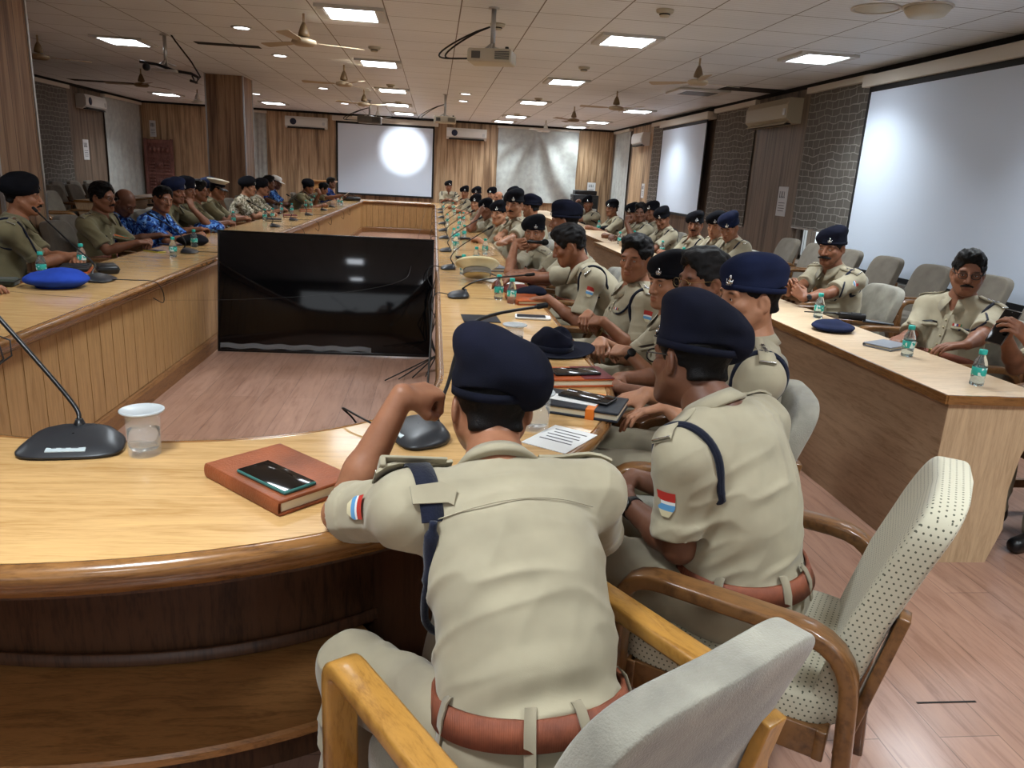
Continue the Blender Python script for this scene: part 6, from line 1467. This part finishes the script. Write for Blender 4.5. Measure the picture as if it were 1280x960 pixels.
rt('stout person in a black beret with clasped hands on the table, pale collar', (643, 256), .84, 150, 100, lean=.08, lod=1, skin=0, belly=1.2, build=1.12, hs=1.06, hatmat=M_BLACKW, extras=('front', 'stars'), moustache=True, chair='stout officer', L=hd((.52, 7.28, .82), (.3, .9, .2), (.3, 0, -.9), (.5, .6, .4)), R=hd((.50, 7.50, .82), (.2, -.9, .2), (-.2, 0, -.9), (.5, .6, .4)))
rt('person in a dark beret looking away to the left behind the stout officer', (664, 259), 1.18, 62, 86, lod=1, skin=1, extras=(), chair='officer behind the stout one', **table_hands((664, 259), 1.18, 86))
rt('round-faced person in a dark beret just beyond the stout officer', (624, 267), .76, 140, 96, lean=.15, lod=1, skin=0, hatmat=M_BLACKW, extras=(), chair='round-faced officer', **table_hands((624, 267), .76, 96, .25))
rt('person in a dark beret resting a cheek on the right fist', (608, 262), .74, 140, 100, lean=.18, lod=1, skin=2, roll=8, hatmat=M_BLACKW, extras=(), chair='officer resting on his fist', elbowR=(.50, 10.45, .80), R=hd((.62, 10.55, 1.02), (.4, .1, .5), (.5, .6, .2), (1.2, 1.2, .6)), L=hd((.5, 10.9, .81), (-.3, -.9, 0), (0, 0, -1)))
rt('pale-faced person in a dark beret, fourth from the far end of the right arm', (595, 254), .72, 145, 96, lean=.12, lod=2, skin=0, hatmat=M_BLACKW, chair='pale-faced officer far along', **table_hands((595, 254), .72, 96, .25))
rt('person whose dark beret shows above the pale-faced officer near the far end', (596, 243), .86, 150, 96, lod=2, skin=1, hatmat=M_BLACKW, chair='officer behind the pale-faced one', **table_hands((596, 243), .86, 96))
rt('person in a dark beret, second from the far end of the right arm', (581, 241), .68, 160, 100, lod=2, skin=1, extras=('cordL', 'cordR'), hatmat=M_BLACKW, chair='second officer from the far end', **table_hands((581, 241), .68, 100, .3))
P = person('person in a dark beret upright with folded arms at the far end', aty(561, 233, 20.75), face=178, body=176, lean=.02, lod=2, skin=2, extras=('cordL', 'cordR'), hatmat=M_BLACKW, L=hd((.46, 20.42, .85), (-.9, 0, 0), (0, .3, -.9)), R=hd((.30, 20.40, .86), (.9, 0, 0), (0, .3, -.9)))
seat_for(P, CH_BGE, 180, 'beige armchair at the far right end of the table under the upright officer', GC)
rt('person in a dark beret leaning back, left of the bald officer', (615, 243), 1.25, 135, 90, lod=2, skin=0, hatmat=M_BLACKW, chair='officer left of the bald one', **table_hands((615, 243), 1.25, 90))
rt('bald person without a beret among the far right officers', (623, 247), 1.32, 130, 90, lod=2, skin=1, hat=None, hair='bald', chair='bald officer on the right', **table_hands((623, 247), 1.32, 90))
rt('person whose dark beret just shows over the stout officer\'s head', (642, 245), 1.30, 140, 90, lod=2, skin=1, hatmat=M_BLACKW, chair='officer hidden by the stout one', **table_hands((642, 245), 1.30, 90))
# --- second row on the right
def sr(label, px, x, face=120, body=96, lean=.10, lod=1, chair='x', hand=None, **k):
    p = atx(px[0], px[1], x); kw = hand if hand else table_hands(px, x, body, .36, .09, .80)
    P = person(label, p, face=face, body=body, lean=lean, lod=lod, **kw, **k); seat_for(P, CH_BGE, 90, 'beige armchair behind the desks under the '+chair, 'armchairs behind the right desks'); return P
sr('person with a big black moustache in a navy beret, forearms on the right desk', (1040, 310), 2.88, 124, 108, lod=0, skin=2, lean=.16, pitch=8, moustache=1.45, hs=1.02, hatmat=M_NAVY, extras=('cordL', 'patchL', 'front', 'stars', 'whistle', 'bandL'), chair='officer with the big moustache', hand=dict(L=hd((2.53, 4.90, .82), (-.45, .6, .5), (.5, .7, -.1), (.8, 1.0, .6), .7), R=hd((2.50, 5.08, .82), (-.2, -.2, .9), (0, -.9, .1), (.9, 1.0, .6), .7)))
sr('hatless person with curly black hair, black spectacles and moustache, slouching at the right desk', (1210, 342), 3.0, 148, 116, lean=-.04, lod=0, skin=2, hat=None, moustache=True, glasses='black', extras=('cordL', 'patchL', 'front', 'stars', 'whistle'), chair='curly-haired officer in spectacles', hand=dict(R=hd((2.62, 3.84, .79), (-.8, -.35, -.2), (0, 0, -1), (.3, .4, .3)), L=hd((2.62, 3.40, .80), (-.85, .2, -.1), (0, 0, -1), (.3, .4, .3))))
P = person('person cut off by the frame edge, hands holding up a phone', (2.98, 3.02, 1.12), face=95, body=95, lean=.10, lod=0, skin=2, hat=None, extras=('watchL', 'front'), pitch=18, L=hd((2.655, 3.03, .935), (-.65, .10, .62), (-.35, .8, -.25), ((.5, .7, .5)), .5), R=hd((2.67, 3.19, .925), (-.70, -.15, .55), (-.25, -.85, -.15), (.7, .9, .6), .5))
seat_for(P, CH_BGE, 90, 'beige armchair at the right frame edge under the officer with a phone', 'armchairs behind the right desks')
hp = phone(2.575, 3.10, .985, math.radians(6), 'dark phone held upright in the hands at the right frame edge', s=1.05, side=(60, 52, 48)); hp.rotation_euler = (math.radians(62), math.radians(4), math.radians(-72))
sr('person in a blue beret looking down, nearest of the far second row', (912, 284), 2.95, 130, 100, pitch=26, skin=1, hatmat=M_NAVY2, extras=('cordL', 'patchL', 'front'), chair='officer looking down in a blue beret')
sr('person in a dark beret half hidden behind the officer looking down', (895, 282), 3.02, 135, 100, pitch=12, skin=0, hatmat=M_BLACKW, extras=('cordL', 'front'), chair='half hidden officer in the second row')
sr('moustached person in a black beret leaning back before the farther right screen', (869, 281), 2.95, 150, 100, lean=.0, skin=2, moustache=True, hatmat=M_BLACKW, extras=('cordL', 'front'), chair='moustached officer before the farther screen')
sr('person in a dark beret looking down before the left edge of the farther screen', (828, 273), 2.88, 130, 96, pitch=26, skin=2, hatmat=M_BLACKW, extras=('cordL', 'front'), chair='officer at the left edge of the farther screen')
sr('hatless person turned to the camera, chin on hand, in the second row', (801, 266), 2.78, 150, 96, pitch=6, skin=3, hat=None, extras=('cordL',), chair='hatless officer chin on hand', hand=dict(L=hd((2.55, 10.0, 1.02), (.2, .2, .8), (.5, .5, .2), (1.1, 1.2, .6)), R=hd((2.42, 10.2, .82), (-.3, -.9, 0), (0, 0, -1))))
sr('person in a dark beret, face just left of the hatless officer chin on hand', (791, 267), 2.80, 120, 96, pitch=14, skin=2, hatmat=M_BLACKW, lod=2, chair='officer left of the chin-on-hand one')
sr('person in a dark beret, partly hidden right of the hatless officer chin on hand', (815, 265), 3.05, 120, 96, skin=2, hatmat=M_BLACKW, lod=2, chair='officer right of the chin-on-hand one')
sr('person in a dark beret and shoulder cord by the far right curtain, looking left', (765, 261), 2.90, 115, 96, skin=2, hatmat=M_BLACKW, lod=2, extras=('cordL',), chair='officer by the far right curtain')
sr('person in a dark beret with a raised hand beside the head', (735, 255), 2.80, 150, 110, lean=.16, skin=2, roll=8, hatmat=M_BLACKW, lod=1, extras=('cordL',), chair='officer with raised hand', hand=dict(R=hd((2.52, 13.7, 1.10), (.3, .1, .8), (.7, .1, .2), (.8, .9, .5)), L=hd((2.42, 13.9, .82), (-.3, -.9, 0), (0, 0, -1))))
# --- left arm of the table
def lt(label, px, x, face=-80, body=-84, lean=.14, lod=1, chair='x', hand=None, **k):
    p = atx(px[0], px[1], x); kw = hand if hand else table_hands(px, x, body, .34, .09, .80)
    P = person(label, p, face=face, body=body, lean=lean, lod=lod, **kw, **k); seat_for(P, CH_TAU, -90, 'taupe armchair under the '+chair, 'armchairs along the left arm'); return P
def crossed(px, x, body, z=.81, reach=.27):
    p = atx(px[0], px[1], x); f, r = yaw(body); c = p+f*reach; c[2] = z
    return dict(L=hd(c+r*.06+f*.03, r*.95+f*.1, -V3(0, 0, 1), (.3, .4, .3)), R=hd(c-r*.06, -r*.95+f*.15, -V3(0, 0, 1), (.3, .4, .3)))
OL = M_KHAKI2
lt('moustached person in a black beret with folded arms speaking into a gooseneck microphone', (28, 246), -2.78, -72, -70, lod=0, skin=1, moustache=True, shirt=OL, trousers=OL, hatmat=M_BLACKW, extras=('cordL', 'cordR', 'front', 'stars', 'whistle'), chair='officer speaking into a microphone', hand=crossed((28, 246), -2.78, -70))
lt('hatless person in olive khaki with black spectacles and moustache, second on the left', (128, 247), -2.86, -108, -100, lean=.06, lod=0, skin=2, hat=None, moustache=True, glasses='black', shirt=OL, trousers=OL, extras=('front', 'stars', 'cordL'), chair='hatless officer in spectacles')
lt('cropped-haired person in blue camouflage with bowed head, third on the left', (156, 253), -2.95, -110, -90, pitch=38, lod=1, skin=3, hat=None, hair='bald', shirt=M_CAMOB, trousers=M_CAMOB, extras=('no_epaulette',), chair='officer with bowed cropped head')
lt('hatless person in blue camouflage tilting his head towards the camera, fourth on the left', (203, 250), -2.66, -128, -98, roll=-14, lod=0, skin=2, hat=None, shirt=M_CAMOB, trousers=M_CAMOB, extras=('no_epaulette',), chair='tilting officer in blue camouflage')
lt('person in a blue beret resting the face on the left hand', (219, 240), -2.78, -112, -92, lod=1, skin=2, hatmat=M_NAVY2, shirt=OL, extras=('cordL',), chair='officer in the blue beret', elbowL=(-2.40, 8.62, .80), hand=dict(L=hd((-2.58, 8.55, 1.02), (-.25, .2, .7), (-.6, .5, .1), (1.0, 1.1, .6)), R=hd((-2.45, 8.4, .81), (.2, .9, 0), (0, 0, -1))))
lt('person in a navy beret facing right, sixth on the left', (232, 238), -2.80, -104, -90, lod=1, skin=2, hatmat=M_NAVY, shirt=OL, extras=('cordL',), chair='sixth officer on the left')
lt('hatless moustached person with dark hair looking right, seventh on the left', (248, 239), -2.82, -84, -86, lod=1, skin=2, hat=None, moustache=True, shirt=OL, extras=('front',), chair='hatless moustached seventh officer')
lt('person whose blue beret shows behind the white peaked cap on the left', (261, 236), -3.05, -100, -90, lod=2, skin=2, hatmat=M_NAVY2, shirt=OL, chair='officer behind the peaked cap')
lt('person in khaki with a white and tan peaked cap on the left arm', (272, 237), -2.84, -88, -86, lod=1, pitch=16, skin=1, hat='peak', hatmat=m_cloth('white_cap_cloth', (214, 204, 180), .7), shirt=OL, extras=('front',), chair='officer in the peaked cap')
lt('broad person in sand camouflage and dark beret, nearer of two in camouflage', (310, 234), -2.76, -98, -90, lod=1, skin=0, build=1.1, belly=.8, hatmat=M_BLACKW, shirt=M_CAMOG, trousers=M_CAMOG, extras=('no_epaulette',), chair='broad officer in sand camouflage')
lt('person in sand camouflage and dark beret looking right, farther of two in camouflage', (327, 235), -2.82, -80, -88, lod=1, skin=1, hatmat=M_BLACKW, moustache=True, shirt=M_CAMOG, trousers=M_CAMOG, extras=('no_epaulette',), chair='farther officer in sand camouflage')
lt('dark-haired hatless person with hand on the chin beside the second column', (336, 229), -2.95, -80, -88, lod=2, skin=3, hat=None, shirt=M_CAMON, extras=('no_epaulette',), chair='hatless officer beside the column', hand=dict(L=hd((-2.70, 13.1, 1.05), (-.1, .2, .8), (-.5, .5, .2), (1.0, 1.1, .6)), R=hd((-2.5, 13.2, .81), (.2, .9, 0), (0, 0, -1))))
lt('person in blue camouflage with a white field cap by the second column', (345, 228), -2.98, -80, -88, lod=1, pitch=18, skin=3, hat='cap', hatmat=M_WHITE, shirt=M_CAMOB, trousers=M_CAMOB, extras=('no_epaulette',), chair='officer in the white field cap')
lt('person in olive and a dark beret bent forward, hand at the face', (385, 234), -2.40, -84, -88, lean=.30, lod=2, pitch=14, skin=2, hatmat=M_BLACKW, shirt=OL, chair='officer bent forward at the far left', hand=dict(L=hd((-2.18, 15.1, 1.02), (-.3, .2, .7), (-.6, .4, .1), (1.0, 1.1, .6)), R=hd((-2.1, 15.1, .81), (.2, .9, 0), (0, 0, -1))))
lt('hatless person reading a white sheet at the far left end', (404, 236), -2.42, -84, -88, lean=.22, lod=2, pitch=24, skin=2, hat=None, shirt=OL, chair='reading officer at the far left', hand=dict(L=hd((-2.02, 17.1, .92), (.7, .2, .2), (-.2, .6, -.6)), R=hd((-2.02, 16.9, .92), (.7, .1, .2), (-.2, -.6, -.6))))
o = empty('sheet_of_paper', (-1.90, 16.95, .96), 0, 'white sheet held by the reading person at the far left', 'paper'); mb = MB(); mb.box((0, 0, 0), (.21, .297, .002)); mb.build('sheet', M_WHITE, o); o.rotation_euler = (0, math.radians(-38), 0)
lt('person in navy camouflage at the far left corner of the table', (414, 229), -2.48, -95, -95, lod=2, skin=3, hat=None, shirt=M_CAMON, extras=('no_epaulette',), chair='officer in navy camouflage')
lt('person beyond the left frame edge, only a resting forearm showing on the table', (-75, 262), -2.85, -60, -66, lod=1, skin=1, hat=None, shirt=OL, chair='officer beyond the left frame edge', hand=dict(L=hd((-2.52, 4.42, .80), (.75, .5, 0), (0, 0, -1)), R=hd((-2.42, 4.25, .80), (.8, .4, 0), (0, 0, -1))))
# --- empty chairs
for k in range(7): place(CH_TAU, -6.5, 12.55+.74*k, -94, 'empty taupe armchair at the left desks, %s from the near end' % ordn[k], 'empty chairs on the left')
for k in range(7): place(CH_TAU, -7.35, 13.6+.78*k, -92, 'empty taupe armchair against the left wall, %s from the near end' % ordn[k], 'empty chairs on the left')
place(CH_TAU, -5.55, 12.45, -100, 'empty taupe armchair with brown wooden arms before the left desk', 'empty chairs on the left'); place(CH_TAU, -5.5, 11.6, -96, 'empty taupe armchair nearest the first column on the left', 'empty chairs on the left')
for k, y in enumerate((3.0, 3.7, 4.4, 5.15, 5.9, 6.65, 7.4, 8.15, 8.9, 9.65)): place(CH_TAU, 4.35, y, 92, 'empty taupe armchair along the right wall, %s from the near end' % (ordn+['tenth'])[k], 'empty chairs along the right wall')
place(CH_BGE, 3.15, 4.52, 90, 'empty beige armchair between the moustached officer and the curly-haired officer', 'armchairs behind the right desks')
place(CH_BGE, 3.22, 6.1, 90, 'empty beige armchair beyond the officer with the big moustache', 'armchairs behind the right desks')
# black office chairs by the far left desk
def office_chair(x, y, rz, label):
    o = empty('office_chair', (x, y, 0), rz, label, 'chair', 'black office chairs at the far left'); mb = MB(); mb.grid([[(p[0], p[1]-.22, p[2]+.82) for p in r] for r in superell(.24, .04, .30, .5, .6, 28, 16)], closed=True); mb.build('backrest', M_STRAP, o)
    mb = MB(); mb.grid([[(p[0], p[1], p[2]+.46) for p in r] for r in superell(.25, .25, .05, .4, .5, 28, 14)], closed=True); mb.build('seat', M_STRAP, o)
    mb = MB(); mb.tube([(0, 0, .42), (0, 0, .10)], .03); mb.build('column', M_BLACKP, o)
    for k in range(5):
        a = 2*PI*k/5; mb = MB(); mb.tube([(0, 0, .12), (.27*math.cos(a), .27*math.sin(a), .07)], [.022, .014]); mb.ell((.27*math.cos(a), .27*math.sin(a), .03), (.03, .03, .03)); mb.build('leg', M_BLACKP, o)
    for s in (1, -1): mb = MB(); mb.tube([(s*.24, -.15, .46), (s*.29, -.12, .5), (s*.29, -.1, .66), (s*.29, .14, .66)], .016); mb.build('armrest', M_BLACKP, o)
    mb = MB(); mb.tube([(0, -.1, .42), (0, -.26, .5), (0, -.25, .8)], .02); mb.build('back_stem', M_BLACKP, o)
for k, (x, y) in enumerate(((-5.15, 15.2), (-5.15, 15.95), (-5.15, 16.7))): office_chair(x, y, PI/2, 'black office chair at the far left desk, %s from the near end' % ordn[k])
